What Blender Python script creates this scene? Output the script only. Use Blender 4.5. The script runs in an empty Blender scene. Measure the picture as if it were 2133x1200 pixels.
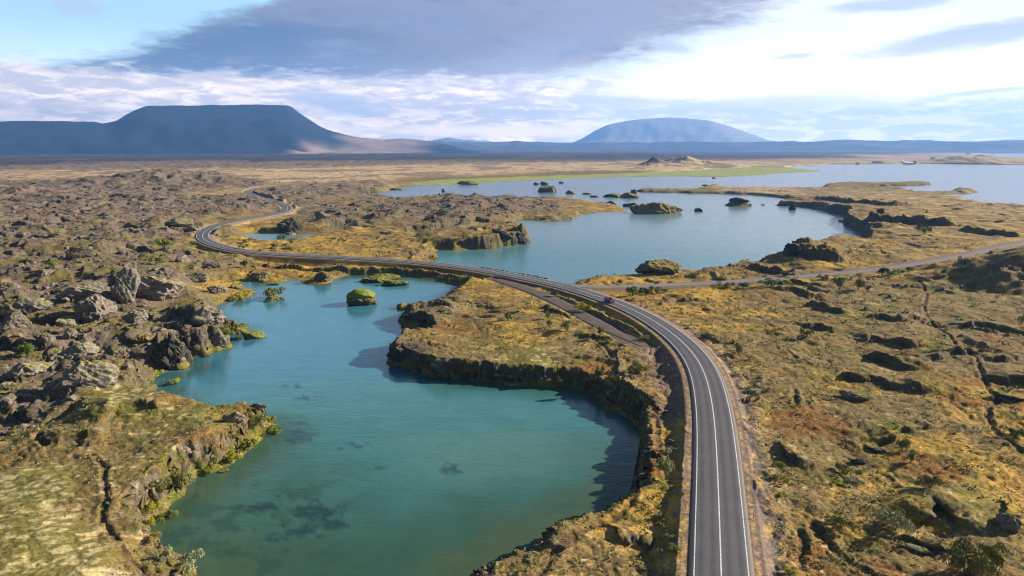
import bpy, math
import numpy as np
from mathutils import Vector, Matrix

Q = 1.0                      # terrain mesh density
R = math.radians
sc = bpy.context.scene
COL = sc.collection
F32 = np.float32

# ------------------------------------------------------------------ camera
CAMZ, PITCH, FPX = 57.0, R(11.45), 1441.0
cam_d = bpy.data.cameras.new("camera")
cam_d.sensor_width = 36.0
cam_d.lens = 36.0 * FPX / 2133.0
cam_d.clip_start, cam_d.clip_end = 0.5, 90000.0
cam = bpy.data.objects.new("camera", cam_d)
cam.location = (0, 0, CAMZ)
cam.rotation_euler = (math.pi / 2 - PITCH, 0, 0)
COL.objects.link(cam)
sc.camera = cam

# ------------------------------------------------------------------ light
SUN_EL, SUN_AZ = R(23.0), R(71.0)          # azimuth clockwise from the view direction (+Y)
sd = bpy.data.lights.new("sun", 'SUN')
sd.energy, sd.angle, sd.color = 5.0, R(0.53), (1.0, 0.90, 0.74)
sun = bpy.data.objects.new("sun", sd)
sdir = Vector((math.sin(SUN_AZ) * math.cos(SUN_EL), math.cos(SUN_AZ) * math.cos(SUN_EL), math.sin(SUN_EL)))
sun.rotation_euler = (-sdir).to_track_quat('-Z', 'Y').to_euler()
sun.location = (200, 60, 200)
COL.objects.link(sun)

vs = sc.view_settings
vs.view_transform, vs.look, vs.exposure, vs.gamma = 'Standard', 'None', 1.22, 1.0
sc.cycles.use_denoising = True
sc.cycles.denoising_input_passes = 'RGB_ALBEDO_NORMAL'
sc.cycles.denoising_prefilter = 'ACCURATE'
sc.cycles.pixel_filter_type = 'BLACKMAN_HARRIS'
sc.cycles.filter_width = 1.15
sc.cycles.max_bounces = 4
sc.cycles.diffuse_bounces = 2
sc.cycles.glossy_bounces = 2
sc.cycles.transmission_bounces = 2
sc.cycles.volume_bounces = 0
sc.cycles.transparent_max_bounces = 6


def ray(u, v):
    x, z = (u - 1066.5) / FPX, -(v - 600.0) / FPX
    cp, sp = math.cos(PITCH), math.sin(PITCH)
    return x, cp + z * sp, -sp + z * cp      # (x, y, z), pitched down


def azel(u, v):
    x, y, z = ray(u, v)
    return math.degrees(math.atan2(x, y)), math.degrees(math.atan2(z, math.hypot(x, y)))


class NB:
    """tiny helper for node graphs"""
    def __init__(s, tree):
        s.t = tree; s.n = tree.nodes; s.l = tree.links
        s.n.clear()

    def node(s, typ, **kw):
        n = s.n.new(typ)
        for k, v in kw.items():
            setattr(n, k, v)
        return n

    def put(s, sock, val):
        if isinstance(val, bpy.types.NodeSocket):
            s.l.new(val, sock)
        elif val is not None:
            sock.default_value = val

    def m(s, op, a, b=None, c=None, clamp=False):
        n = s.node('ShaderNodeMath', operation=op, use_clamp=clamp)
        s.put(n.inputs[0], a)
        if b is not None: s.put(n.inputs[1], b)
        if c is not None: s.put(n.inputs[2], c)
        return n.outputs[0]

    def ss(s, x, lo, hi, a=0.0, b=1.0):
        n = s.node('ShaderNodeMapRange', interpolation_type='SMOOTHSTEP')
        s.put(n.inputs[0], x)
        n.inputs[1].default_value, n.inputs[2].default_value = lo, hi
        n.inputs[3].default_value, n.inputs[4].default_value = a, b
        return n.outputs[0]

    def mix(s, f, a, b, mode='MIX'):
        n = s.node('ShaderNodeMix', data_type='RGBA', blend_type=mode)
        s.put(n.inputs[0], f)
        for sock, v in ((n.inputs[6], a), (n.inputs[7], b)):
            if isinstance(v, tuple) and len(v) == 3: v = (*v, 1.0)
            s.put(sock, v)
        return n.outputs[2]

    def noise(s, vec, scale, detail=4, rough=0.55, dist=0.0, lac=2.0):
        n = s.node('ShaderNodeTexNoise')
        if vec is not None: s.l.new(vec, n.inputs['Vector'])
        n.inputs['Scale'].default_value = scale
        n.inputs['Detail'].default_value = detail
        n.inputs['Roughness'].default_value = rough
        n.inputs['Lacunarity'].default_value = lac
        n.inputs['Distortion'].default_value = dist
        return n.outputs['Fac']

    def xyz(s, x, y, z):
        n = s.node('ShaderNodeCombineXYZ')
        s.put(n.inputs[0], x); s.put(n.inputs[1], y); s.put(n.inputs[2], z)
        return n.outputs[0]


def lin(r, g, b):
    f = lambda c: (c / 255 / 12.92) if c / 255 <= 0.04045 else ((c / 255 + 0.055) / 1.055) ** 2.4
    return (f(r), f(g), f(b))


# ------------------------------------------------------------------ world: sky and clouds
def build_world():
    w = bpy.data.worlds.new("World"); sc.world = w; w.use_nodes = True
    nb = NB(w.node_tree)
    tc = nb.node('ShaderNodeTexCoord')
    sep = nb.node('ShaderNodeSeparateXYZ')
    nrm = nb.node('ShaderNodeVectorMath', operation='NORMALIZE')
    nb.l.new(tc.outputs['Generated'], nrm.inputs[0]); nb.l.new(nrm.outputs[0], sep.inputs[0])
    X, Y, Z = sep.outputs
    az = nb.m('MULTIPLY', nb.m('ARCTAN2', X, Y), 180 / math.pi)
    el = nb.m('MULTIPLY', nb.m('ARCSINE', Z), 180 / math.pi)
    sky = nb.node('ShaderNodeTexSky', sky_type='NISHITA', sun_disc=False)
    sky.sun_elevation, sky.sun_rotation = SUN_EL, SUN_AZ
    sky.air_density, sky.dust_density, sky.ozone_density = 1.0, 1.2, 2.0
    # domain warps: cloud structure drawn out along the horizon
    Pw = nb.xyz(nb.m('MULTIPLY', az, 0.06), nb.m('MULTIPLY', el, 0.33), 3.1)
    Ps = nb.xyz(nb.m('MULTIPLY', az, 0.20), nb.m('MULTIPLY', el, 0.80), 7.7)
    Pf = nb.xyz(nb.m('MULTIPLY', az, 0.45), nb.m('MULTIPLY', el, 1.9), 1.3)
    nA = nb.noise(Pw, 1.0, 8, 0.52, 0.3)
    nB_ = nb.noise(Ps, 1.0, 8, 0.58, 0.6)
    nC = nb.noise(Pf, 1.0, 7, 0.62, 0.5)
    nD = nb.noise(nb.xyz(nb.m('MULTIPLY', az, 0.42), nb.m('MULTIPLY', el, 1.7), 9.2), 1.0, 7, 0.6, 0.5)
    cA = nb.m('SUBTRACT', nA, 0.5); cB = nb.m('SUBTRACT', nB_, 0.5); cC = nb.m('SUBTRACT', nC, 0.5); cD = nb.m('SUBTRACT', nD, 0.5)
    wsum = nb.m('ADD', nb.m('MULTIPLY', cB, 1.0), nb.m('MULTIPLY', cC, 0.7))

    def blob(u, v, ru, rv, rot=0.0, wob=1.0, lo=0.0, hi=0.5):
        a0, e0 = azel(u, v)
        k = 180 / math.pi / FPX
        ra, re = ru * k, rv * k
        da, de = nb.m('SUBTRACT', az, a0), nb.m('SUBTRACT', el, e0)
        c, s_ = math.cos(rot), math.sin(rot)
        p = nb.m('MULTIPLY_ADD', da, c / ra, nb.m('MULTIPLY', de, s_ / ra))
        q = nb.m('MULTIPLY_ADD', da, -s_ / re, nb.m('MULTIPLY', de, c / re))
        d = nb.m('SQRT', nb.m('ADD', nb.m('MULTIPLY', p, p), nb.m('MULTIPLY', q, q)))
        x = nb.m('ADD', nb.m('SUBTRACT', 1.0, d), nb.m('MULTIPLY', wsum, wob))
        return nb.ss(x, lo, hi)

    def line(u1, v1, u2, v2, wob, soft):
        """1 on the lower right side of the line through two picture directions"""
        a1, e1 = azel(u1, v1); a2, e2 = azel(u2, v2)
        L = math.hypot(a2 - a1, e2 - e1)
        nx, ny = (e2 - e1) / L, -(a2 - a1) / L
        d = nb.m('ADD', nb.m('MULTIPLY', az, nx), nb.m('MULTIPLY_ADD', el, ny, -(a1 * nx + e1 * ny)))
        x = nb.m('ADD', d, nb.m('MULTIPLY', wsum, wob))
        return nb.ss(x, -soft, soft)

    clear = nb.mix(nb.ss(el, 0, 11), (.80, 1.0, 1.12), (.56, .90, 1.12))
    # high sky keeps the physical colour
    skyc = nb.mix(1.0, sky.outputs[0], (0.06, 0.06, 0.06), 'MULTIPLY')
    base = clear
    # brightening towards the sun, clouds lit from behind
    glow = nb.m('MULTIPLY', nb.ss(az, -4, 22), nb.ss(el, 28, 12))
    base = nb.mix(nb.m('MULTIPLY', glow, 0.97), base, (1.25, 1.25, 1.25))
    # wispy small patches in the clear part
    base = nb.mix(nb.m('MULTIPLY', blob(165, 12, 60, 22, 0, 1.0, 0, .6), .5), base, lin(205, 215, 235))
    # low broken stratocumulus band
    top = nb.m('ADD', el, nb.m('ADD', nb.m('MULTIPLY', cB, 4.0), nb.m('MULTIPLY', cC, 1.6)))
    bandL = nb.m('MULTIPLY', nb.ss(top, 6.1, 5.2), nb.ss(az, 16, 2))
    shade = nb.ss(nb.m('ADD', nb.m('MULTIPLY', cD, 1.1), nb.m('MULTIPLY', cB, 0.9)), -0.16, 0.20)
    bandc = nb.mix(shade, lin(190, 192, 208), lin(248, 242, 240))
    bandc = nb.mix(nb.ss(nb.m('ADD', cC, nb.m('MULTIPLY', cD, 0.6)), 0.03, 0.2), bandc, (1.05, 1.03, 1.04))
    base = nb.mix(nb.m('MULTIPLY', bandL, 0.95), base, bandc)
    # right-hand low bands, pale blue on white
    hR = nb.ss(nb.m('ADD', el, nb.m('ADD', nb.m('MULTIPLY', cB, 3.2), nb.m('MULTIPLY', cC, 1.2))), 4.3, 2.8)
    bandR = nb.m('MULTIPLY', hR, nb.ss(az, 0, 10))
    rc = nb.mix(nb.ss(nb.m('ADD', cD, nb.m('MULTIPLY', cC, 0.8)), -0.05, 0.14), lin(198, 214, 238), lin(238, 246, 253))
    base = nb.mix(nb.m('MULTIPLY', bandR, 0.95), base, rc)
    # bright rim near the horizon behind the middle
    base = nb.mix(blob(1000, 272, 420, 16, 0, .9, 0, .8), base, lin(240, 240, 246))
    base = nb.mix(nb.m('MULTIPLY', blob(1270, 210, 200, 12, R(-2), .8, 0, .8), .8), base, lin(190, 204, 232))
    base = nb.mix(nb.m('MULTIPLY', blob(1600, 215, 300, 26, R(3), 1.1, 0, .9), .8), base, lin(203, 216, 240))
    base = nb.mix(nb.m('MULTIPLY', blob(700, 215, 130, 30, R(-8), 1.0, 0, .8), .8), base, lin(160, 182, 218))
    base = nb.mix(blob(2060, 190, 140, 7, R(4), .9, 0, .8), base, lin(203, 215, 238))
    # big dark cloud: a wedge from the left tip, flat base, right end fading upward
    e1 = line(240, 114, 640, -22, 3.0, 0.9)
    e2 = nb.ss(nb.m('ADD', nb.m('ADD', el, nb.m('MULTIPLY', az, -0.012)), nb.m('MULTIPLY', wsum, 3.4)), azel(700, 156)[1] - .45, azel(700, 144)[1] + .35)
    e3 = line(1290, 128, 1590, 8, 5.0, 1.8)
    dark = nb.m('MULTIPLY', nb.m('MULTIPLY', e1, e2), nb.m('SUBTRACT', 1.0, e3))
    dark = nb.m('MULTIPLY', dark, nb.ss(el, 24, 15))
    g = nb.ss(nb.m('ADD', az, nb.m('MULTIPLY', cA, 26)), -26, 16)
    g2 = nb.ss(nb.m('ADD', el, nb.m('MULTIPLY', cB, 3.5)), 7.0, 12.0)
    dc = nb.mix(g, lin(88, 112, 148), lin(176, 164, 170))
    dc = nb.mix(nb.m('MULTIPLY', g2, 0.65), dc, lin(166, 168, 192))
    dc = nb.mix(nb.m('MULTIPLY', nb.ss(nb.m('ADD', nb.m('MULTIPLY', cA, .6), nb.m('MULTIPLY', cB, .7)), 0.0, 0.2), .45), dc, lin(118, 140, 186))
    lump = nb.m('ADD', nb.m('MULTIPLY', cB, 1.3), nb.m('ADD', cC, nb.m('MULTIPLY', cD, .6)))
    dc = nb.mix(nb.m('MULTIPLY', nb.ss(lump, .02, .5), .30), dc, lin(186, 182, 200))
    dc = nb.mix(nb.m('MULTIPLY', nb.ss(lump, -.02, -.34), .40), dc, lin(92, 118, 168))
    base = nb.mix(nb.m('MULTIPLY', blob(640, 152, 420, 20, 0, 1.2, 0, .9), .85), base, lin(176, 184, 212))
    base = nb.mix(nb.m('MULTIPLY', dark, 0.97), base, dc)
    base = nb.mix(nb.m('MULTIPLY', blob(1150, 100, 260, 55, R(15), 1.0, 0, .9), .5), base, lin(165, 172, 204))
    # upper right cloud
    base = nb.mix(nb.m('MULTIPLY', blob(2050, 72, 300, 28, R(6), .9, 0, .7), .95), base, lin(204, 209, 234))
    base = nb.mix(nb.m('MULTIPLY', blob(1860, 8, 130, 16, 0, .9, 0, .7), .8), base, lin(208, 216, 238))
    base = nb.mix(nb.m('MULTIPLY', blob(1655, 117, 60, 8, R(4), .7, 0, .8), .8), base, lin(205, 220, 242))
    base = nb.mix(nb.m('MULTIPLY', blob(1400, 98, 60, 14, R(-15), .9, 0, .8), .7), base, lin(205, 215, 238))
    base = nb.mix(1.0, base, nb.mix(nb.ss(el, 9, 1), (1, 1, 1), (1.60, 1.27, .94)), 'MULTIPLY')
    # overhead, behind and below: the plain physical sky
    side = nb.m('MAXIMUM', nb.ss(nb.m('ABSOLUTE', nb.m('SUBTRACT', az, 10)), 60, 95), nb.ss(el, 14, 26))
    base = nb.mix(side, base, skyc)
    base = nb.mix(nb.ss(el, 0.0, -3.0), base, (0.10, 0.12, 0.13))
    bg = nb.node('ShaderNodeBackground')
    nb.l.new(base, bg.inputs[0])
    # the bright band of air low over the horizon
    nb.put(bg.inputs[1], nb.ss(el, 10.0, -1.0, 0.46, 1.06))
    out = nb.node('ShaderNodeOutputWorld')
    nb.l.new(bg.outputs[0], out.inputs[0])
    w.cycles.sampling_method = 'MANUAL'
    w.cycles.sample_map_resolution = 512
build_world()

# ------------------------------------------------------------------ noise
rng = np.random.default_rng(11)
_T = 8192
_ang = rng.random(_T) * 2 * np.pi
_GX, _GY = np.cos(_ang).astype(F32), np.sin(_ang).astype(F32)
_RV = rng.random(_T).astype(F32)
_RW = rng.random(_T).astype(F32)
_RX = (rng.random(_T) - .5).astype(F32)
_RY = (rng.random(_T) - .5).astype(F32)


def _h(ix, iy, seed):
    h = (ix * 374761393 + iy * 668265263 + seed * 1274126177) & 0x7fffffff
    h = ((h ^ (h >> 13)) * 1103515) & 0x7fffffff
    return (h ^ (h >> 9)) & (_T - 1)


def pn(x, y, seed=0):
    x0, y0 = np.floor(x), np.floor(y)
    fx, fy = (x - x0).astype(F32), (y - y0).astype(F32)
    ix, iy = x0.astype(np.int64), y0.astype(np.int64)
    u = fx * fx * fx * (fx * (fx * 6 - 15) + 10); v = fy * fy * fy * (fy * (fy * 6 - 15) + 10)

    def g(dx, dy):
        k = _h(ix + dx, iy + dy, seed)
        return _GX[k] * (fx - dx) + _GY[k] * (fy - dy)
    a, b, c, d = g(0, 0), g(1, 0), g(0, 1), g(1, 1)
    return 1.4 * ((a + u * (b - a)) + v * ((c + u * (d - c)) - (a + u * (b - a))))


def fade(lam, sp):
    return 1.0 if sp is None else np.clip((lam / sp - 1.8) / 2.0, 0, 1)


def fbm(x, y, lam, octs, seed, gain=.5, sp=None, kind=0):
    s, a = 0.0, 1.0
    for o in range(octs):
        n = pn(x / lam + 17.3 * o, y / lam - 9.1 * o, seed + o)
        if kind == 1: n = 1 - 2 * np.abs(n)            # ridged
        elif kind == 2: n = 2 * np.abs(n) - .5         # billow
        s = s + a * n * fade(lam, sp)
        a *= gain; lam /= 2.03
    return s


def cells(x, y, lam, seed):
    """F1, F2, per-cell value and offset to the nearest cell point, in cell units"""
    X, Y = x / lam, y / lam
    ix, iy = np.floor(X).astype(np.int64), np.floor(Y).astype(np.int64)
    f1 = np.full(X.shape, 9, F32); f2 = f1.copy(); k1 = np.zeros(X.shape, np.int64)
    dx1 = np.zeros(X.shape, F32); dy1 = dx1.copy()
    for a in (-1, 0, 1):
        for b in (-1, 0, 1):
            k = _h(ix + a, iy + b, seed)
            dx = (X - (ix + a) - _RV[k]).astype(F32); dy = (Y - (iy + b) - _RW[k]).astype(F32)
            d = dx * dx + dy * dy
            c = d < f1
            f2 = np.where(c, f1, np.minimum(f2, d)); f1 = np.where(c, d, f1)
            k1 = np.where(c, k, k1); dx1 = np.where(c, dx, dx1); dy1 = np.where(c, dy, dy1)
    return np.sqrt(f1), np.sqrt(f2), k1, dx1, dy1


def sst(x, a, b):
    t = np.clip((x - a) / (b - a), 0, 1)
    return t * t * (3 - 2 * t)


def mixc(c, col, f):
    return c * (1 - f[..., None]) + np.asarray(col, F32) * f[..., None]


# ------------------------------------------------------------------ from directions to places
def unproj(u, v, z=0.0):
    x, y, zz = ray(u, v)
    t = (z - CAMZ) / zz
    return x * t, y * t


def P(pts, z=0.0):
    return np.array([(*unproj(p[0], p[1], p[2] if len(p) > 2 else z), p[2] if len(p) > 2 else z) for p in pts])


def smooth(pts, n=6, closed=False):
    """Catmull-Rom through the points"""
    p = np.asarray(pts, float); N = len(p); out = []
    for i in range(N if closed else N - 1):
        g = (lambda k: p[k % N]) if closed else (lambda k: p[min(max(k, 0), N - 1)])
        a, b, c, d = g(i - 1), g(i), g(i + 1), g(i + 2)
        for j in range(n):
            t = j / n
            out.append(.5 * ((2 * b) + (c - a) * t + (2 * a - 5 * b + 4 * c - d) * t * t + (3 * b - a - 3 * c + d) * t ** 3))
    if not closed: out.append(p[-1])
    return np.array(out)


NEAR_LAKE = [(499,588),(523,585),(542,590),(580,588),(620,584),(632,591),(675,592),(697,583),(720,575),(752,574),(800,575),
 (854,579),(896,583),(945,592),(961,597),(945,606),(924,624),(896,634),(871,640),(831,640),(833,645),(868,648),(850,655),
 (836,666),(850,680),(875,689),(888,700),(868,712),(830,722),(808,745),(812,760),(847,768),(875,777),(917,788),(962,794),
 (1015,799),(1067,804),(1120,806),(1183,808),(1207,815),(1246,834),(1260,851),(1295,865),(1316,883),(1330,910),(1334,930),
 (1332,960),(1330,988,1),(1309,1009,3),(1277,1027,4),(1225,1045,4),(1172,1059,4),(1137,1073,4),(1116,1090,4),(1067,1115,4),
 (1022,1136,4),(990,1147,4),(980,1172,4),(968,1215,4),(930,1300,3),(700,1380),(420,1290),(412,1198),(395,1170),(364,1156),(329,1132),
 (308,1108),(325,1084),(352,1068),(368,1045),(390,1028),(401,1004),(420,992),(444,986),(469,976),(490,962),(525,934),(556,906),
 (577,888),(583,878),(572,862,2),(550,840,4),(518,828,5),(472,832,5),(420,821,5),(367,811,4),(332,807,3),(310,795,1),(336,781),
 (375,776),(402,770),(385,742),(420,738),(448,732),(478,722),(462,703),(480,699),(506,692),(504,682),(469,680),(455,655),(450,640),
 (483,629),(525,617),(525,607),(504,597)]
MID_LAKE = [(913,521),(908,532),(912,541,3),(960,546,4),(997,552,4),(1067,562,4),(1137,577,4),(1180,587,3),(1197,586,1),(1218,578,.5),
 (1260,574,.5),(1323,570,.5),(1420,562,1),(1434,558,2),(1465,556,3),(1518,547,3),(1563,542,3),(1588,537,3),(1620,533,3),(1632,522,4),
 (1640,510,7),(1675,504,7),(1710,494,7),(1763,490,7),(1800,490,7),(1799,487),(1780,479),(1756,463),(1766,449),(1728,442),(1700,435),
 (1658,430),(1616,428),(1655,418),(1612,411),(1570,407),(1507,404),(1448,403),(1413,402),(1360,401),(1330,400),(1328,397),(1360,394,1),(1420,394,2),
 (1451,391,2),(1480,386,1),(1497,386,1),(1525,390,2),(1623,389,3),(1706,389,3),(1717,383,3),(1742,380,3),(1791,379,3),(1833,381,2),
 (1868,379,3),(1913,378,3),(1941,383,1),(1903,387),(1850,388),(1801,389),(1833,392),(1882,396),(1906,400),(1931,402),(1980,400),(1987,393,1),(2010,393,1),
 (2032,397),(2036,402),(1973,405),(1941,407),(1973,413),(2018,417),(2018,424),(2074,429),(2133,435),(2300,450),(2500,400),
 (2300,350),(2133,344),(2078,343),(2008,342),(1917,341),(1833,342),(1763,342),(1721,342),(1714,344),(1660,346),(1640,350),(1700,355),(1707,356),
 (1637,359),(1567,365),(1518,367),(1413,365),(1288,367),(1190,371),(1085,374),(1001,378),(952,383),(875,386),(825,390),(808,398),
 (770,402),(735,404),(708,407),(760,411),(805,411,1),(847,413,2),(889,407,4),(945,402,5),(973,407,5),(1004,413,3),(1029,407,5),
 (1067,406,5),(1102,412,3),(1130,409,4),(1165,406,4),(1211,414,2),(1249,420,1),(1274,422,1),(1290,431,.5),(1309,441),
 (1249,442),(1207,449),(1190,458),(1141,462),(1113,459),(1076,460),(1072,467),(1040,469),(1015,470),(994,468),(992,472),(1060,473),(1081,476),(1101,498),
 (1099,507),(1067,511),(1029,518),(980,521),(941,523)]
INLET = [(836,490),(868,485),(896,483),(941,476),(990,470),(1012,471),(992,475),(945,481),(896,489),(838,494)]
POND = [(499,493),(514,486),(538,484),(546,487),(575,486),(609,487),(649,487),(700,484),(752,482),(700,488),(657,492),(602,501),(586,505),(551,505),(532,501),(507,497)]
POND2 = [(688,474),(715,471),(728,473),(716,478),(690,479)]
FAR_LAKE = [(2020,321),(2060,318.5),(2250,317.5),(2400,325),(2200,328),(2110,327),(2070,324)]
WATERS = [smooth(P(w)[:, :2], 3, True) for w in (NEAR_LAKE, MID_LAKE)] + [P(w)[:, :2] for w in (INLET, POND, POND2, FAR_LAKE)]
MEADOW = P([(870,386,1),(952,384,1),(1085,375,1),(1288,368,1),(1413,366,1),(1518,368,1),(1637,360,1),(1712,356,1),(1640,349,1),(1560,348,1),(1400,357,1),(1300,361,1),(1080,369,1),(940,374,1),(850,382,1)])[:, :2]

ROAD_PX = [(1506,1330,5.5),(1504,1230,5.5),(1503,1196,5.5),(1500,1130,5.5),(1498,1070,5.5),(1496,1004,5.5),(1493,948,5.5),(1490,895,5.5),(1484,843,5.5),(1472,787,5.5),(1455,750,5.5),
 (1434,724,5.4),(1413,704,5.2),(1382,681,5),(1337,654,4.8),(1295,635,4.6),(1246,617.5,4.4),(1204,604,4.2),(1137,587,4),(1050,570,4),(997,561,4),(910,549.5,4),
 (822,542,4),(700,535,4),(602,530,4),(538,526,4.2),(491,520,4.3),(456,512,4.5),(432,503,4.7),(421,494,4.9),(423,486,5),(435,476,5),(459,467,5),(507,457,5),
 (538,452,5),(570,446.5,5),(591,441,5.5),(599,436,6),(597,429,6),(584,423,6),(562,416,6),(538,409,6),(521,403.5,6),(516,400,6),(522,396,6),(546,391,6),(578,387.5,6),(620,384.5,6),(700,381.5,6),(760,379,6)]
SIDE_PX = [(1150,590,4.0),(1195,596,4.1),(1235,597.5,4.1),(1310,596,3.9),(1413,592,3.8),(1553,584,3.8),(1658,576,4),(1728,571,4.2),(1798,564,4.5),(1868,555,5),(1938,545,5.5),(2008,532,6),(2078,516,6.5),(2118,508,7),(2200,498,7)]
TRACK_PX = [(1036,581,3.2),(1085,597,3.2),(1155,625,3.2),(1207,653,3.3),(1260,681,3.4),(1312,708,3.6),(1338,722,3.8)]


def resample(p, step):
    s = np.r_[0, np.cumsum(np.hypot(*(np.diff(p[:, :2], axis=0).T)))]
    t = np.arange(0, s[-1], step)
    return np.stack([np.interp(t, s, p[:, k]) for k in range(3)], 1)


def relax(p, n):
    p = p.copy()
    for _ in range(n):
        p[1:-1] = p[1:-1] * .5 + (p[:-2] + p[2:]) * .25
    return p


ROAD = relax(resample(smooth(P(ROAD_PX), 10), 3.0), 14)
SIDE = relax(resample(smooth(P(SIDE_PX), 10), 3.0), 12)
TRACK = relax(resample(smooth(P(TRACK_PX), 10), 3.0), 8)

# ------------------------------------------------------------------ terrain grid (polar, finer near the camera)
R0, R1, TH = 52.0, 11500.0, R(47)
NR, NT = int(1800 * Q), int(1500 * Q)
EPS = math.log(R1 / R0) / (NR - 1)


def polar(nr, nt):
    r = R0 * np.exp(np.arange(nr) * math.log(R1 / R0) / (nr - 1))
    t = np.linspace(-TH, TH, nt)
    rr, tt = np.meshgrid(r, t, indexing='ij')
    return rr, tt, rr * np.sin(tt), rr * np.cos(tt)


CR, CT = int(NR / 2.5), int(NT / 2.5)
cr, ct, cx, cy = polar(CR, CT)
rr, tt, X, Y = polar(NR, NT)


def up(c):
    """bilinear resample from the coarse to the fine grid"""
    i = np.linspace(0, CR - 1, NR); j = np.linspace(0, CT - 1, NT)
    i0 = np.minimum(i.astype(int), CR - 2); j0 = np.minimum(j.astype(int), CT - 2)
    fi = (i - i0)[:, None]; fj = (j - j0)[None, :]
    a = c[i0] * (1 - fi) + c[i0 + 1] * fi
    return (a[:, j0] * (1 - fj) + a[:, j0 + 1] * fj).astype(F32)


def dist_poly(x, y, p, closed):
    best = np.full(x.shape, 1e18); bt = None
    n = len(p)
    for i in range(n if closed else n - 1):
        ax, ay = p[i][:2]; bx, by = p[(i + 1) % n][:2]
        dx, dy = bx - ax, by - ay
        L = dx * dx + dy * dy + 1e-12
        t = np.clip(((x - ax) * dx + (y - ay) * dy) / L, 0, 1)
        d = (x - ax - t * dx) ** 2 + (y - ay - t * dy) ** 2
        if not closed:
            s = (x - ax) * dy - (y - ay) * dx          # >0: right of the direction
            if bt is None: bt = [np.zeros(x.shape), np.ones(x.shape)]
            c = d < best
            bt[0] = np.where(c, i + t, bt[0]); bt[1] = np.where(c, np.sign(s), bt[1])
        best = np.minimum(best, d)
    return np.sqrt(best), bt


def inside(x, y, p):
    c = np.zeros(x.shape, bool); n = len(p)
    for i in range(n):
        ax, ay = p[i][:2]; bx, by = p[(i + 1) % n][:2]
        if ay == by: continue
        c ^= ((ay > y) != (by > y)) & (x < (bx - ax) * (y - ay) / (by - ay) + ax)
    return c


def sdf(x, y, p):
    d, _ = dist_poly(x, y, p, True)
    return np.where(inside(x, y, p), -d, d)


sdc = None
for w in WATERS:
    d = sdf(cx, cy, w)
    sdc = d if sdc is None else np.minimum(sdc, d)
SD = up(sdc)
near_sd = up(sdf(cx, cy, WATERS[0]))
MD = up(sdf(cx, cy, MEADOW))


def line_field(line):
    d, (t, s) = dist_poly(cx, cy, line, False)
    z = np.interp(t, np.arange(len(line)), line[:, 2])
    return up(d), up(z), up(d * s)


VERGE = P([(1325,716,3.8),(1352,735,4),(1375,758,4),(1390,785,4),(1398,820,4),(1402,862,4)])
VD, _, _ = line_field(smooth(VERGE, 4))
RD, RZ, RS = line_field(ROAD)
SDD, SDZ, _ = line_field(SIDE)
TD, TZ, _ = line_field(TRACK)

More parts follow.
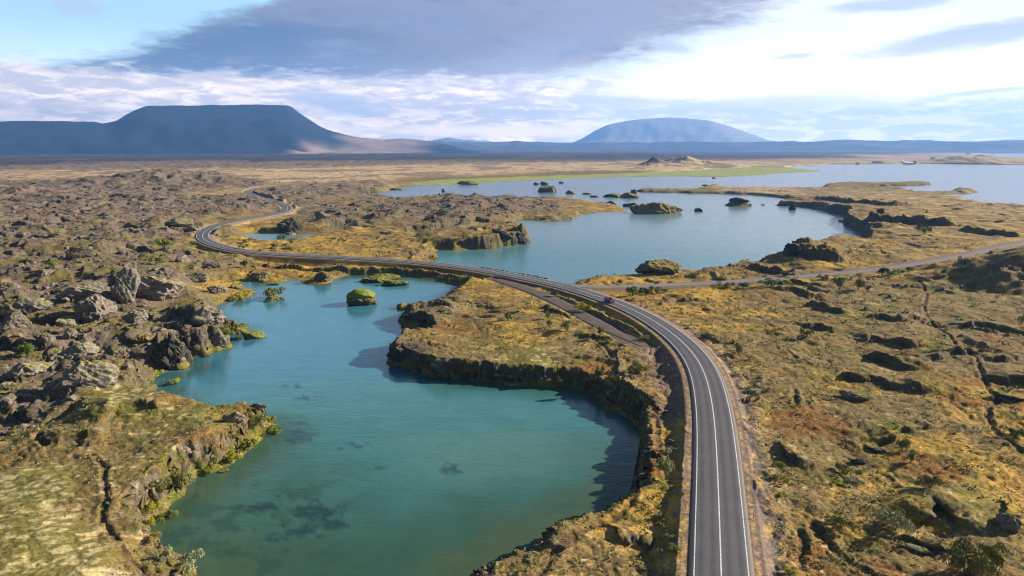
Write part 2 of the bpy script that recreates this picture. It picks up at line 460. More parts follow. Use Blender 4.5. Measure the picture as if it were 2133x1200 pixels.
# controls: u, v, plateau height, bank width, lava, tan, moss, gold
CT_ = [(100,1150,6,2.2,.06,0,.9,.2),(30,1000,6,2.2,.08,0,.95,.1),(250,1010,6,2.0,.06,0,.6,.3),(450,910,5,2.2,.12,0,.5,.3),(350,860,5,3,.10,0,.7,.3),
 (150,900,4.5,3,.1,0,.5,.4),(60,940,4,3,.15,0,.3,.7),(390,1180,3.5,3.5,.1,0,.4,.5),(520,860,5,2.2,.2,0,.4,.4),(250,830,5,3,.1,0,.9,.3),
 (250,770,4,3,.85,0,.5,.1),(50,860,1.5,3,.9,0,.2,.1),(100,700,4,3,.9,0,.2,.2),(350,690,5,2.5,.75,0,.4,.2),(300,610,4,3,.8,0,.3,.2),
 (50,620,5,3,.85,0,.2,.2),(120,570,6,3,.7,0,.1,.5),(420,650,4,2.5,.6,0,.3,.5),(500,595,1.5,5,.35,0,.1,.9),(600,572,1.0,6,.1,0,.1,1),
 (430,560,3,5,.6,0,.1,.6),(320,540,5,3,.8,0,.1,.4),(280,490,6,3,.9,0,.1,.3),(100,460,7,3,1,0,0,.15),(300,420,8,3,1,.1,0,.1),(450,430,7,3,.95,.1,0,.05),
 (40,410,8,3,.95,.2,0,.1),(200,395,8,3,.95,.2,0,.1),(400,388,8,3,.9,.3,0,.1),(480,400,7,3,.4,.7,0,.2),(300,366,8,3,.35,.8,0,.2),(100,362,8,3,.35,.85,0,.2),(600,370,7,3,.2,1,0,.1),(620,400,6,3,.75,.3,0,.1),
 (700,388,5,3,.5,.6,0,.1),(720,362,5,4,.25,1,0,.1),(900,356,4,6,.15,1,0,0),(1200,350,4,6,.15,1,0,0),(1400,350,5,6,.1,1,0,0),(1550,344,4,6,.2,.9,0,.1),
 (0,345,8,5,.9,.2,0,0),(300,340,8,5,.9,.2,0,0),(600,336,7,5,.9,.2,0,0),(1000,330,6,5,.85,.35,0,0),(1300,326,6,5,.8,.4,0,0),(1600,326,5,5,.8,.4,0,0),(1800,332,3,6,.3,.8,0,.1),
 (300,328,8,5,1,0,0,0),(1000,320,8,5,1,.1,0,0),(1700,319,6,5,.9,.3,0,0),(2050,322,3,8,.1,1,0,.2),(2000,335,2,8,.1,.8,0,.3),(1900,325,3,8,.1,1,0,.2),
 (440,480,5,4,.5,.2,0,.3),(480,505,3,5,.25,.2,0,.9),(560,515,2,6,.08,.1,0,1),(650,508,2.2,6,.06,.2,0,1),(760,510,3,5,.05,.3,0,.9),(850,515,3.5,4,.06,.3,0,.8),
 (1000,485,7,2,.15,.2,.1,.5),(930,495,6,4,.08,.3,.1,.7),(1080,490,8,1.6,.4,.1,.1,.3),(800,495,3,5,.1,.3,0,.8),(620,462,3,5,.45,.2,0,.8),(560,470,3,5,.2,.3,0,.8),(700,455,4,4,.8,.1,0,.4),
 (850,440,5,4,.9,.1,0,.3),(1000,430,5.5,3,.9,.1,0,.3),(920,470,4,3,.6,.2,0,.6),(1120,430,4,4,.75,.1,0,.4),(1200,430,2.2,5,.4,.3,0,.8),(1270,432,1.2,5,.2,.3,0,.9),(780,420,3,5,.5,.3,0,.6),(1150,450,2,4,.5,.1,0,.7),
 (950,700,4.6,2,.05,0,.6,.6),(1100,690,4.6,2,.05,0,.4,.7),(1100,760,4.6,1.8,.05,0,.8,.5),(1230,780,4,2.2,.05,0,.3,.7),(900,650,3.6,2.5,.5,0,.3,.5),(1030,620,3.2,3,.08,0,.2,.8),
 (840,735,5,1.4,.6,0,.2,.3),(900,745,5,1.4,.3,0,.5,.4),(1000,772,5,1.6,.3,0,.5,.4),(930,620,2.4,3,.4,0,.2,.7),(800,560,2.2,3,.3,0,.1,.7),(900,573,3,2.5,.15,0,.1,.6),
 (1350,860,4.6,1.8,.05,0,.2,.8),(1370,1000,4.6,1.8,.05,0,.2,.8),(1250,1120,4.6,2.4,.05,0,.4,.8),(1100,1160,4.6,2.4,.1,0,.5,.7),(1350,1120,4.6,2.4,.06,0,.4,.6),
 (1600,650,3.4,3,.06,.25,.1,.7),(1480,625,3.0,3,.03,.1,0,1),(1700,700,4.0,3,.10,.2,.2,.5),(1900,620,4.5,3,.12,.3,.2,.3),(1650,620,3.8,3,.15,.2,.1,.5),(1800,640,4.2,3,.10,.3,.2,.4),
 (1700,800,4.6,3,.08,.1,.3,.6),(1900,760,4.6,3,.08,.1,.6,.5),(2100,700,5,3,.08,.3,.3,.3),(2050,860,4.4,3,.04,0,.1,1),(1850,870,4.6,3,.08,0,.5,.4),(1700,950,4.6,3,.06,0,.4,.5),
 (1900,960,4.4,3,.04,0,.1,1),(2100,960,4.4,3,.04,0,.1,1),(2000,1080,5,3,.06,0,.4,.6),(1750,1100,4.6,3,.05,0,.3,.7),(1620,1000,4.4,3,.05,.1,.3,.5),(2030,1085,5,3,.03,0,.7,.5),(2120,1100,4.8,3,.05,0,.2,.9),
 (1250,585,1.6,5,.03,.1,0,1),(1400,578,2,4,.03,.1,0,1),(1500,568,3.2,3,.15,.2,.1,.7),(1600,560,3.4,3,.15,.2,.1,.8),(1700,530,7,2.2,.12,.2,.1,.7),(1850,520,7,3,.06,.3,.1,.8),
 (1980,510,7,3,.05,.4,0,.8),(1750,500,7,2,.08,.3,.1,.7),(1800,560,4.6,3,.06,.3,0,.9),(1900,478,8,1.8,.1,.5,0,.7),(2100,480,8,3,.05,.4,0,.8),(1790,470,8,1.5,.25,.2,0,.5),(1950,440,7,3,.05,.5,0,.8),
 (1740,433,7.5,1.5,.25,.4,0,.4),(1680,420,5,2.5,.15,.6,0,.5),(1620,408,3,4,.08,.6,0,.7),(1560,398,3,3,.1,.8,0,.4),(1760,400,3,5,.05,.6,0,.7),(1950,415,4,6,.04,.55,0,.8),(1420,398,2.5,3,.2,.2,.1,.4),
 (1870,383,3.4,2.5,.1,.2,.1,.4),(2010,398,2.5,4,.1,.4,0,.7),(2120,440,5,6,.04,.55,0,.8),(1600,353,1.2,8,0,.1,0,.2),(1300,364,1.2,8,0,.1,0,.2),(1000,381,1.2,8,0,.1,0,.3)]
pc = np.array([(*unproj(c[0], c[1], c[2]), *c[2:]) for c in CT_])
lr, lt = np.log(cr), ct
fld = np.zeros((6,) + cr.shape); wsm = np.zeros(cr.shape)
for c in pc:
    r_, t_ = math.log(math.hypot(c[0], c[1])), math.atan2(c[0], c[1])
    d2 = (lr - r_) ** 2 + ((lt - t_) * 1.6) ** 2
    wgt = 1 / (d2 + 0.0006) ** 2.2
    wsm += wgt
    for k in range(6): fld[k] += wgt * c[2 + k]
G, W, L, TAN, MOSS, GOLD = [up(f / wsm) for f in fld]

sp = np.maximum(rr * EPS * .8, rr * 2 * TH / NT).astype(F32)     # local mesh spacing
x32, y32 = X, Y


def heights():
    x, y = X, Y
    # shoreline: ragged at every scale
    jk = np.clip(.45 + L * 1.2 + rr / 1500, .4, 2.0)
    jb = 1.8 * fbm(x, y, 15, 2, 31, .5, sp) * jk
    jag = jb + (.55 * fbm(x, y, 3.4, 3, 41, .6, sp)) * jk
    s = SD + jag * np.clip(np.abs(SD) / 1.0 + .6, .6, 1)
    # cliff line broken into buttresses
    wv = 1.45 * W * np.exp(.55 * fbm(x, y, 19, 2, 51, .5, sp) + .25)
    k = np.clip((SD + jb + .2 * (jag - jb)) / np.maximum(wv, .8), -2, 40)
    k = np.where(s < 0, np.minimum(k, 0), k)
    q1, q2, qk, qx, qy = cells(x + .8 * fbm(x, y, 3, 2, 55, .5), y, 2.6, 56)
    k = k + ((_RV[qk] - .5) * .12 + .12 * fbm(x, y, 1.3, 2, 57, .6, sp)) * fade(2.6, sp) * sst(k, 0, .2) * sst(k, 1.4, .8)
    prof = sst(k, 0.0, 1.0)
    roll = fbm(x, y, 60, 2, 61, .5, sp) * .9 + fbm(x, y, 22, 2, 71, .5, sp) * .45
    face = 4 * prof * (1 - prof)
    h0 = G * prof * (1 + .28 * fbm(x, y, 24, 2, 64, .5, sp) * sst(k, 6, 1))
    h = h0 + face * (1.1 * fbm(x + h0 * 1.1, y + h0 * .9, 2.4, 3, 58, .6, sp) + .9 * fbm(x - h0 * .8, y + h0 * 1.2, 5, 2, 59, .5, sp)) * np.clip(G / 5, 0, 1) + roll * sst(k, .5, 4.0) * np.clip(G / 5, .15, 1)
    foot = .35 * sst(s, -.2, 1.2)                      # low shelf along the water
    h = np.maximum(h, foot)
    h = h + .42 * face * np.sin(h * 4.2 + 2.5 * fbm(x, y, 8, 2, 63)) * fade(4, sp) * np.clip(G / 4, 0, 1)
    h = np.where(s < 0, np.maximum(s * .6, -2.5), h)
    land = sst(s, -.3, 2.0)
    # lava
    lm = sst(L + .30 * fbm(x, y, 34, 3, 81, .5, sp), .28, .70)
    far = sst(rr, 900, 2600)
    wx = x + 1.6 * fbm(x, y, 9, 3, 91, .5); wy = y + 1.6 * fbm(x, y, 9, 3, 96, .5)
    hl = 2.6 * fbm(wx, wy, 46, 2, 101, .5, sp, 1) - .6 + 3.2 * far * fbm(x, y, 260, 3, 107, .5, sp, 1)
    crack = 0.0
    for lam, amp, sd_ in ((17, 2.6, 5), (7.5, 1.4, 6), (3.4, .75, 7), (1.6, .42, 8), (.8, .2, 9)):
        f = fade(lam, sp)
        f1, f2, kk, dx, dy = cells(wx + _RX[sd_] * 9, wy, lam, sd_)
        b = (_RV[kk] - .35) + 1.7 * (_RX[kk] * dx + _RY[kk] * dy)
        edge = np.clip((f2 - f1) / .16, 0, 1)
        hl = hl + amp * f * (b * (.55 + .45 * edge))
        if lam < 8: crack = np.maximum(crack, (1 - edge) * f * .8)
    hl = hl * .85
    h = h + lm * land * (hl * np.clip(.25 + .75 * L, 0, 1) + .4)
    h = np.where(land > .5, np.maximum(h, .12), h)
    # heath: hummocks, hollows and tussocks
    hm = (1 - .6 * lm) * land
    und = fbm(wx, wy, 13, 2, 111, .5, sp)
    calm = 1 - .62 * np.clip(MOSS, 0, 1)
    h = h + hm * calm * (.75 * und + .30 * fbm(wx, wy, 4.6, 2, 121, .55, sp, 2) + .14 * fbm(x, y, 1.5, 2, 131, .6, sp, 2) + .09 * fbm(x, y, .55, 1, 141, .6, sp, 2))
    # outcrops of low lava rims in the heath
    f1, f2, kk, dx, dy = cells(wx + 1.5 * fbm(x, y, 16, 2, 151), wy * 1.7, 26, 15)
    rim = np.exp(-((f2 - f1) / .07) ** 2) * sst(_RW[kk], .45, .6) * sst(fbm(x, y, 55, 2, 161), -.1, .25) * sst(MOSS, .6, .3)
    rim_s = rim * hm * np.clip(rr / 150, .6, 1)
    h = h + 1.0 * rim_s * (1 - lm)
    return h, s, lm, land, crack, und, rim_s, wx, wy


H, S, LM, LAND, CRACK, UND, RIM, WX, WY = heights()

# ---- traced landforms: scarps (line, height, back width, front width), all at real places
SCARPS = [([(1790,706),(1830,708),(1870,716),(1905,728)],2.6,5,1.4,4), ([(1788,742),(1830,752),(1870,762),(1900,772),(1935,775)],2.4,4,1.3,4),
 ([(1900,760),(1950,750),(1990,738),(2008,750)],2.0,3,1.0,4), ([(1750,780),(1800,797),(1850,806),(1890,815),(1935,812)],2.2,5,1.3,4),
 ([(1660,682),(1700,680),(1730,690)],1.8,3,1,3.5), ([(1620,606),(1660,610),(1690,622)],2.2,4,1.4,3.5), ([(1680,632),(1720,645),(1760,660)],2.2,5,1.5,3.5),
 ([(1640,590),(1680,594),(1715,598)],2.0,4,1.3,3.5), ([(1800,660),(1860,664),(1930,667)],1.4,5,1.4,4), ([(1970,678),(2040,688),(2133,700),(2200,710)],1.8,5,1.4,4),
 ([(2045,762),(2133,758)],1.6,5,1.2,4), ([(2050,790),(2100,800),(2180,805)],2.4,5,1.4,4), ([(1800,935),(1850,915),(1900,905),(1945,890)],1.6,6,1.0,4),
 ([(1910,1100),(1925,1075),(1950,1060),(1985,1085),(1990,1110)],1.8,4,1.2,4), ([(1860,1118),(1900,1142),(1960,1155),(1990,1140)],1.6,5,1.0,4),
 ([(1620,930),(1640,960),(1660,985)],1.2,4,.8,4), ([(2080,1085),(2120,1095)],1.5,3,.8,4.5),
 ([(1645,520),(1665,540),(1700,550),(1763,555)],7.5,10,2.6,3), ([(1555,560),(1595,566),(1635,570)],3.6,6,1.8,3),
 ([(1665,418),(1720,417),(1780,424),(1850,432),(1925,430)],5.2,8,2.6,5), ([(1800,464),(1850,468),(1920,474),(2000,478)],7.0,9,3.0,6),
 ([(1900,449),(1935,450)],2,6,2,7),([(2000,482),(2060,492),(2133,498)],3.6,8,2.5,6),([(1980,440),(2020,442)],1.6,6,2,6),([(2060,447),(2110,450)],1.6,6,2,6),
 ([(1600,398),(1660,400)],1.6,8,3,3),([(1480,396),(1560,398)],1.6,6,2,2.5),([(1720,396),(1770,398)],1.2,8,3,3),([(1820,440),(1870,441)],1.3,6,2,6),([(2030,462),(2100,466)],1.6,6,2,7),
 ([(1000,488),(1040,482),(1075,480),(1095,500)],3.0,8,2.0,5),([(880,466),(930,468),(985,470)],3.2,6,2.0,3),([(480,550),(600,556),(700,562),(800,566),(900,570),(980,585)],2.2,3,1.8,1.6),
 ([(210,880),(250,858),(300,850),(345,852)],1.3,4,1,5),([(160,925),(230,915),(280,905)],.8,3,.8,5),([(220,920),(215,895),(235,865)],2.0,7,1.2,4),
 ([(245,770),(150,800),(90,830)],2.0,5,1.2,4),([(340,640),(420,655),(470,660)],1.6,5,1.2,5),([(330,690),(380,680),(450,700)],3.2,8,1.6,4),
 ([(200,540),(260,520),(330,525)],3.5,6,2,5),([(0,500),(60,498),(130,505)],2,6,2,6),([(1130,640),(1160,655),(1200,672)],1.2,3,.8,4),([(1195,700),(1240,705),(1280,712)],1.2,3,.8,4),
 ([(1010,640),(1060,650),(1100,655)],.9,3,.8,4),([(890,720),(930,722)],.8,3,.8,4.5),([(1290,800),(1320,790),(1345,775)],1.2,3,.8,4),([(1150,1150),(1180,1120),(1210,1105)],1.4,3,.9,4.5),([(1290,1112),(1330,1105),(1360,1118)],1.2,2.5,.9,4.5)]
for pts, hh, wb, wf, z in SCARPS:
    ln = smooth(P(pts, z), 5)
    x0, x1, y0, y1 = ln[:, 0].min() - 30, ln[:, 0].max() + 30, ln[:, 1].min() - 40, ln[:, 1].max() + 40
    k = (X > x0) & (X < x1) & (Y > y0) & (Y < y1)
    if not k.any(): continue
    xx, yy = X[k], Y[k]
    px = xx + 1.4 * pn(xx / 5.5, yy / 5.5, 9) * min(wb / 4, 1.5); py = yy + 1.4 * pn(xx / 5.5, yy / 5.5, 19) * min(wb / 4, 1.5)
    d, (t, s_) = dist_poly(px, py, ln, False)
    sgn = -s_ * d                                       # positive behind the line
    n = len(ln) - 1
    taper = sst(t / n, 0, .18) * sst(1 - t / n, 0, .18)
    endd = np.where((t <= 1e-6) | (t >= n - 1e-6), np.exp(-(d / (wb * .5)) ** 2), 1)
    p = np.where(sgn > 0, np.exp(-(sgn / (wb * 1.3)) ** 2), sst(1 + sgn / wf, 0, 1) - .25 * np.exp(-((sgn + wf) / wb) ** 2) * (sgn < -wf * .6))
    H[k] += (hh * .72 * p * np.maximum(taper, .15) * endd * (.85 + .5 * pn(xx / 9, yy / 9, 49) + .3 * pn(xx / 4, yy / 4, 29) + .12 * pn(xx / 1.6, yy / 1.6, 39)) * LAND[k]).astype(F32)

# mounds: u, v of the foot centre, ground height, radius x, radius y, height
for u, v, z, rx, ry, hh, e in [(2212,590,4,35,24,13.5,3.2),(1362,347,4,30,40,29,1.15),(1432,345,4,46,70,27,1.2),(1500,345,4,60,90,10,2),(1402,344,4,40,60,12,2),
                               (1990,339,2,70,110,24,1.6),(2045,339,2,60,110,22,1.6),(2130,338,2,120,160,12,2),(1582,352,1,26,30,6,2),(330,384,7,46,60,15,1.6),(450,381,7,60,60,9,2),
                               (60,408,7,26,30,7,1.6),(200,386,7,60,60,7,1.6),(1310,327,5,300,300,16,2),(300,590,4,16,10,3.5,2),(195,640,4,12,9,3,2),(330,470,6,14,12,5,2),
                               (230,850,4,14,9,1.6,2),(340,790,3.5,5,4,-2.2,2),(300,745,4,9,5,-3.5,2),(60,870,3,13,9,-2.5,2),(1850,735,4.5,6,4,-2,2),(1945,1105,4.5,5,3,-1.2,2),(1330,1135,4.5,3,2,-.9,2)]:
    mx, my = unproj(u, v, z)
    k = (np.abs(X - mx) < rx * 2.6) & (np.abs(Y - my) < ry * 2.6)
    d = np.hypot((X[k] - mx) / rx, (Y[k] - my) / ry)
    d = d * (1 + .25 * pn(X[k] / (rx * .7), Y[k] / (ry * .7), 77) + .1 * pn(X[k] / (rx * .2), Y[k] / (ry * .2), 78))
    H[k] += (hh * np.exp(-d ** e)).astype(F32) * np.clip(LAND[k], 0, 1)

# footpaths and wheel ruts: worn grooves
PATHS = [([(189,934),(203,948),(217,965),(214,990),(220,1011),(219,1035),(212,1060),(212,1077),(227,1095),(245,1119),(262,1140),(294,1158),(320,1170)],6,.42,.34),
 ([(77,905),(82,918),(94,930)],4.5,.5,.5),([(1938,668),(1973,699),(2001,731),(2029,752),(2043,776),(2060,808),(2078,839),(2057,853),(2067,885),(2085,909),(2099,920),(2130,945)],4.5,.5,.4),
 ([(1663,1102),(1675,1123),(1670,1151),(1665,1179)],4.8,.5,.35),([(1693,1088),(1717,1116),(1756,1151),(1798,1179),(1850,1215)],4.8,.6,.4),
 ([(1330,1007),(1309,1046),(1270,1075),(1225,1091),(1190,1116),(1155,1154),(1123,1200),(1100,1230)],4.6,.55,.2),([(1240,1200),(1300,1150),(1360,1120)],4.6,.5,.1),
 ([(1362,820),(1367,860),(1370,937),(1366,970)],4.6,.5,.3),([(900,745),(960,770),(1040,780),(1150,785),(1230,795)],4.8,.5,.25),([(1938,668),(1925,640),(1930,610),(1915,590)],4.5,.5,.2),
 ([(1655,812),(1658,850)],4.5,.5,.3),([(1230,700),(1258,722),(1275,745)],4.4,.5,.25),([(1640,735),(1665,750),(1690,760)],4,.5,.25)]
PATHM = np.zeros(H.shape, F32)
for pts, z, wd, dp in PATHS:
    ln = smooth(P(pts, z), 4)
    k = (X > ln[:, 0].min() - 4) & (X < ln[:, 0].max() + 4) & (Y > ln[:, 1].min() - 4) & (Y < ln[:, 1].max() + 4)
    xx, yy = X[k], Y[k]
    d, _ = dist_poly(xx + .25 * pn(xx / 1.7, yy / 1.7, 5), yy, ln, False)
    m = np.exp(-(d / wd) ** 2)
    H[k] -= (dp * m - .12 * np.exp(-((d - wd * 1.8) / .5) ** 2)).astype(F32)
    PATHM[k] = np.maximum(PATHM[k], m)


# roads cut and fill
def roadbed(H, D, Z, half, gap, slope, sh=1.2):
    e = np.maximum(D - (half + sh), 0)
    g = gap + rr * .0004
    H = np.minimum(H, Z - g * sst(D, half + sh + 1.5, half - .3) + e * slope * 1.3 + sst(e, 0, 1) * .05)
    H = np.maximum(H, Z - g - .06 * sst(D, half, half + sh) - e * slope)
    return H


NAT = H.copy()
H = roadbed(H, TD, TZ, 3.4, .10, .6, .8)
H = roadbed(H, SDD, SDZ, 3.2, .10, .5, 1.0)
lowleft = sst(-RS, 3, 5) * sst(-RS, 14, 7) * (rr < 420)            # ditch on the lake side of the road
H = H - 1.3 * lowleft * LAND * sst(RD, 5, 7) * (RD < 16) * (TD > 6)
H = roadbed(H, RD, RZ, 3.9, .12, .62, 1.5)
FILL = np.clip((H - NAT), 0, 3)
H += ((RD > 5.0) & (RD < 14)) * .06 * fbm(X, Y, .7, 1, 171, .5, sp) * 1.0
MDm = sst(-MD + 8 * pn(X / 60, Y / 60, 4), -6, 6)
H = H * (1 - MDm) + MDm * (.9 + .3 * pn(X / 40, Y / 40, 3))


def ground_z(x, y):
    r, t = math.hypot(x, y), math.atan2(x, y)
    i = min(max(math.log(r / R0) / EPS, 0), NR - 1.001); j = min(max((t + TH) / (2 * TH) * (NT - 1), 0), NT - 1.001)
    a, b = int(i), int(j); fi, fj = i - a, j - b
    return float((H[a, b] * (1 - fi) + H[a + 1, b] * fi) * (1 - fj) + (H[a, b + 1] * (1 - fi) + H[a + 1, b + 1] * fi) * fj)


def on_ground(u, v):
    dx, dy, dz = ray(u, v)
    n = math.hypot(dx, dy); dx, dy, dz = dx / n, dy / n, dz / n
    r = R0 * 1.02
    while r < R1 * .98:
        z = CAMZ + dz * r
        if z <= max(ground_z(dx * r, dy * r), 0): break
        r *= 1.0012
    return dx * r, dy * r, max(ground_z(dx * r, dy * r), 0.0)


# ---- surface colour of the ground, with some shade painted in
def colours():
    x, y = X + H * 1.4, Y + H * 1.1
    n1 = fbm(x, y, 18, 4, 201, .55, sp); n2 = fbm(x, y, 6, 4, 211, .6, sp); n3 = fbm(x, y, 1.4, 3, 221, .7, sp)
    n4 = fbm(x, y, 30, 3, 231, .5, sp); n5 = fbm(x, y, .7, 2, 241, .7, sp); n6 = fbm(x, y, 3, 3, 251, .6, sp)
    gr = np.gradient(H, axis=0) / (rr * EPS); gt = np.gradient(H, axis=1) / (rr * 2 * TH / NT)
    slope = np.hypot(gr, gt)
    hi = H - (G * .8)
    c = np.zeros(H.shape + (3,), F32) + np.array((.178, .132, .052), F32)              # brown olive heath
    c = mixc(c, (.138, .126, .030), sst(n1 + .4 * n2, -.05, .35))                      # olive moss
    c = mixc(c, (.240, .166, .082), sst(n2 + .5 * n6, .0, .45) * .75)                   # dry brown
    c = mixc(c, (.400, .245, .050), sst(GOLD + .45 * n1 + .35 * n2, .62, 1.15) * .85)  # golden grass
    c = mixc(c, (.240, .195, .036), sst(GOLD * .4 + .5 * n4 + .4 * n6, .35, .75) * .6) # yellow green
    c = mixc(c, (.200, .070, .022), sst(n4 - .5 * n1 + .3 * n2, .32, .75) * .65 * (1 - TAN) * (1 - .6 * L) * sst(MOSS, .9, .4))       # rusty bearberry
    c = mixc(c, (.045, .055, .018), sst(n6 + .4 * n3, .34, .62) * .6 * (1 - .7 * TAN))  # dark dwarf shrub
    c = mixc(c, (.470, .400, .220), sst(MOSS * .7 + .25 * n2 + .45 * n3 + .4 * n5, .50, .86) * .6)    # pale lichen crust
    c = mixc(c, (.500, .360, .225), sst(TAN + .25 * n1 + .12 * n2, .45, .95) * .92)    # pale dry grass
    c = mixc(c, (.380, .290, .190), sst(TAN, .5, .9) * sst(n6 + n2 * .5, .05, .4) * .5)
    c = mixc(c, (.140, .145, .032), sst(MOSS + .3 * n1, .5, .9) * .55)
    c = mixc(c, (.440, .380, .200), sst(MOSS * .62 + .26 * n2 + .58 * n3 + .55 * n5, .56, .90) * .72)
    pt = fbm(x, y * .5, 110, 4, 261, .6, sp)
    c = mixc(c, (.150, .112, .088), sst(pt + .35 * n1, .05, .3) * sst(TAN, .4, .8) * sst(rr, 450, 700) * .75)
    c = mixc(c, (.330, .270, .130), sst(-pt + .3 * n4, .1, .4) * sst(TAN, .4, .8) * .6)
    # rocky lava ground
    rk = (.165, .128, .104)
    rockm = LM * sst(n2 * .5 + n6 * .4 + .9 * L + slope * .5 + .12 * hi, .15, .75)
    c = mixc(c, rk, rockm)
    c = mixc(c, (.330, .275, .225), rockm * sst(n3 + .5 * n5 + .2 * n2, .05, .55) * .70 * (1 - sst(rr, 500, 1200) * .6))
    c = mixc(c, (.060, .050, .048), rockm * sst(-n3 - .4 * n2, .15, .6) * .55)
    c = mixc(c, (.095, .060, .048), rockm * sst(n4, .1, .5) * .5)
    c = mixc(c, (.055, .047, .050), rockm * sst(rr, 2300, 3200) * .8)  # far lava darkened further, cloud shade included in the colour
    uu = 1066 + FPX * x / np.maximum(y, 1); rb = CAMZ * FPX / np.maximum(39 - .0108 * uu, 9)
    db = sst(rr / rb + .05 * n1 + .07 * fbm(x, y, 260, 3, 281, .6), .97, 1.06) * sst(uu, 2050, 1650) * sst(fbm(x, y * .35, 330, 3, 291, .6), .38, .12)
    c = mixc(c, (.040, .036, .046), db * .9)  # dark far lava band, with the cloud shadow painted into it
    pale = sst(slope, .9, .2) * LM * sst(MOSS + .5 * n2 + .4 * n6, .35, .8)
    c = mixc(c, (.330, .300, .120), pale * .45)
    mossy = LM * sst(slope, 1.0, .35) * sst(-n1 + .4 * n6 + GOLD * .5, .0, .45) * (1 - .7 * sst(rr, 350, 700))
    c = mixc(c, (.165, .142, .036), mossy * .85)
    # steep faces are bare dark lava
    st = sst(slope + .5 * n3 + .55 * n6, .75, 1.45) * (1 - TAN * .2)
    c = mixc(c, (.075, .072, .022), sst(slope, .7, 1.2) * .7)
    st = st * sst(n2 + .8 * n6, -.35, .15)
    c = mixc(c, (.105, .085, .070), st * .9)
    c = mixc(c, (.260, .225, .190), st * sst(n3 + n5 * .6, .12, .6) * .6)
    c = mixc(c, (.150, .128, .108), sst(RIM, .35, .8) * .7)
    c = mixc(c, (.030, .026, .022), CRACK * LM * .5)
    cx_, cy_ = unproj(1358, 347, 4)
    c = mixc(c, (.085, .068, .058), sst(np.hypot((X - cx_) / 44, (Y - cy_) / 60) + .3 * n1, 1.1, .5) * .9)  # far cone darkened, its shaded left side put into the colour
    # lush fringe along the water
    fr = sst(S, 4.5, .8) * sst(H, 2.4, .9) * sst(S, -.4, .1) * sst(rr, 1200, 700)
    fr = fr * sst(n6 + .4 * n3 + .7 * n1 + .25 * sst(X, 10, -20), -.05, .45)
    c = mixc(c, (.180, .175, .030), fr * .7)
    c = mixc(c, (.095, .120, .022), fr * sst(n3, .0, .4) * .8)
    c = mixc(c, (.022, .020, .014), sst(S, .35, -.2) * .9)
    # meadow
    c = mixc(c, (.225, .265, .080), MDm * .95); c = mixc(c, (.300, .31, .12), MDm * sst(n4, -.1, .3) * .7)
    # roadside: bare gravel, then pale dry grass
    gN = RD + 1.3 * n2 + .8 * n3
    wr = np.where(RS > 0, 1.0, .55)
    c = mixc(c, (.370, .265, .125), sst(gN, 12 * wr, 7 * wr) * (RD > 3) * .8)
    c = mixc(c, (.175, .135, .115), sst(gN, 8.0 * wr, 6.6 * wr) * sst(n2 + n6 * .5, -.5, .0))
    c = mixc(c, (.120, .098, .088), sst(np.abs(gN - 7.3), 1.0, .4) * (RS > 0) * sst(rr, 300, 200) * .8)
    c = mixc(c, (.190, .145, .118), sst(gN, 5.6, 4.9))
    c = mixc(c, (.400, .270, .120), sst(np.abs(RD - 4.55), .45, .15) * sst(n3, -.3, .2) * .75)
    c = mixc(c, (.060, .052, .045), sst(FILL * (RS < 0), .25, .8) * sst(RD, 5.3, 6.2) * .8)  # left fill slope painted dark, standing in for its shade
    c = mixc(c, (.150, .120, .105), sst(SDD + .8 * n3, 5.5, 4.2))
    c = mixc(c, (.105, .082, .074), sst(TD + 1.2 * n3 + .8 * n2, 5.0, 3.4))
    c = mixc(c, (.24, .17, .11), sst(TD, 3, 4) * sst(TD + n3, 6.5, 5) * sst(n6 + n3, .1, .4) * .5)
    c = mixc(c, (.125, .095, .080), sst(VD + 1.6 * n2 + 1.4 * n3, 4.2, 1.8) * (RD > 5) * .9)
    c = mixc(c, (.240, .170, .115), sst(VD + 2 * n6, 3.5, 1.0) * sst(n3, -.1, .3) * (RD > 5) * .6)
    tr = sst(np.hypot(X - TRACK[-1, 0] - 4, (Y - TRACK[-1, 1] + 22) * .35) + 2.5 * n2, 9, 5) * (RD > 5)
    c = mixc(c, (.150, .110, .090), tr * .8)
    c = mixc(c, (.250, .180, .120), tr * sst(n6, 0, .3) * .6)
    c = mixc(c, (.090, .055, .035), PATHM * .75)
    v = 1 + .16 * n5 + .12 * n3
    c = c * (1.10 * np.clip(v, .5, 1.6))[..., None]
    return np.clip(c, .012, .75), slope


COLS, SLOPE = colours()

# ------------------------------------------------------------------ materials
def principled(name, build=None, rough=.9, spec=.25, col=(.5, .5, .5), metal=0.0):
    m = bpy.data.materials.new(name); m.use_nodes = True
    nb = NB(m.node_tree)
    b = nb.node('ShaderNodeBsdfPrincipled'); o = nb.node('ShaderNodeOutputMaterial')
    nb.l.new(b.outputs[0], o.inputs[0])
    b.inputs['Roughness'].default_value = rough
    b.inputs['Specular IOR Level'].default_value = spec
    b.inputs['Metallic'].default_value = metal
    b.inputs['Base Color'].default_value = (*col, 1)
    if build: build(nb, b)
    return m


def wpos(nb):
    return nb.node('ShaderNodeNewGeometry').outputs['Position']


def bump(nb, b, h, strength, dist):
    n = nb.node('ShaderNodeBump'); n.inputs['Strength'].default_value = strength; n.inputs['Distance'].default_value = dist
    nb.put(n.inputs['Height'], h); nb.l.new(n.outputs[0], b.inputs['Normal'])


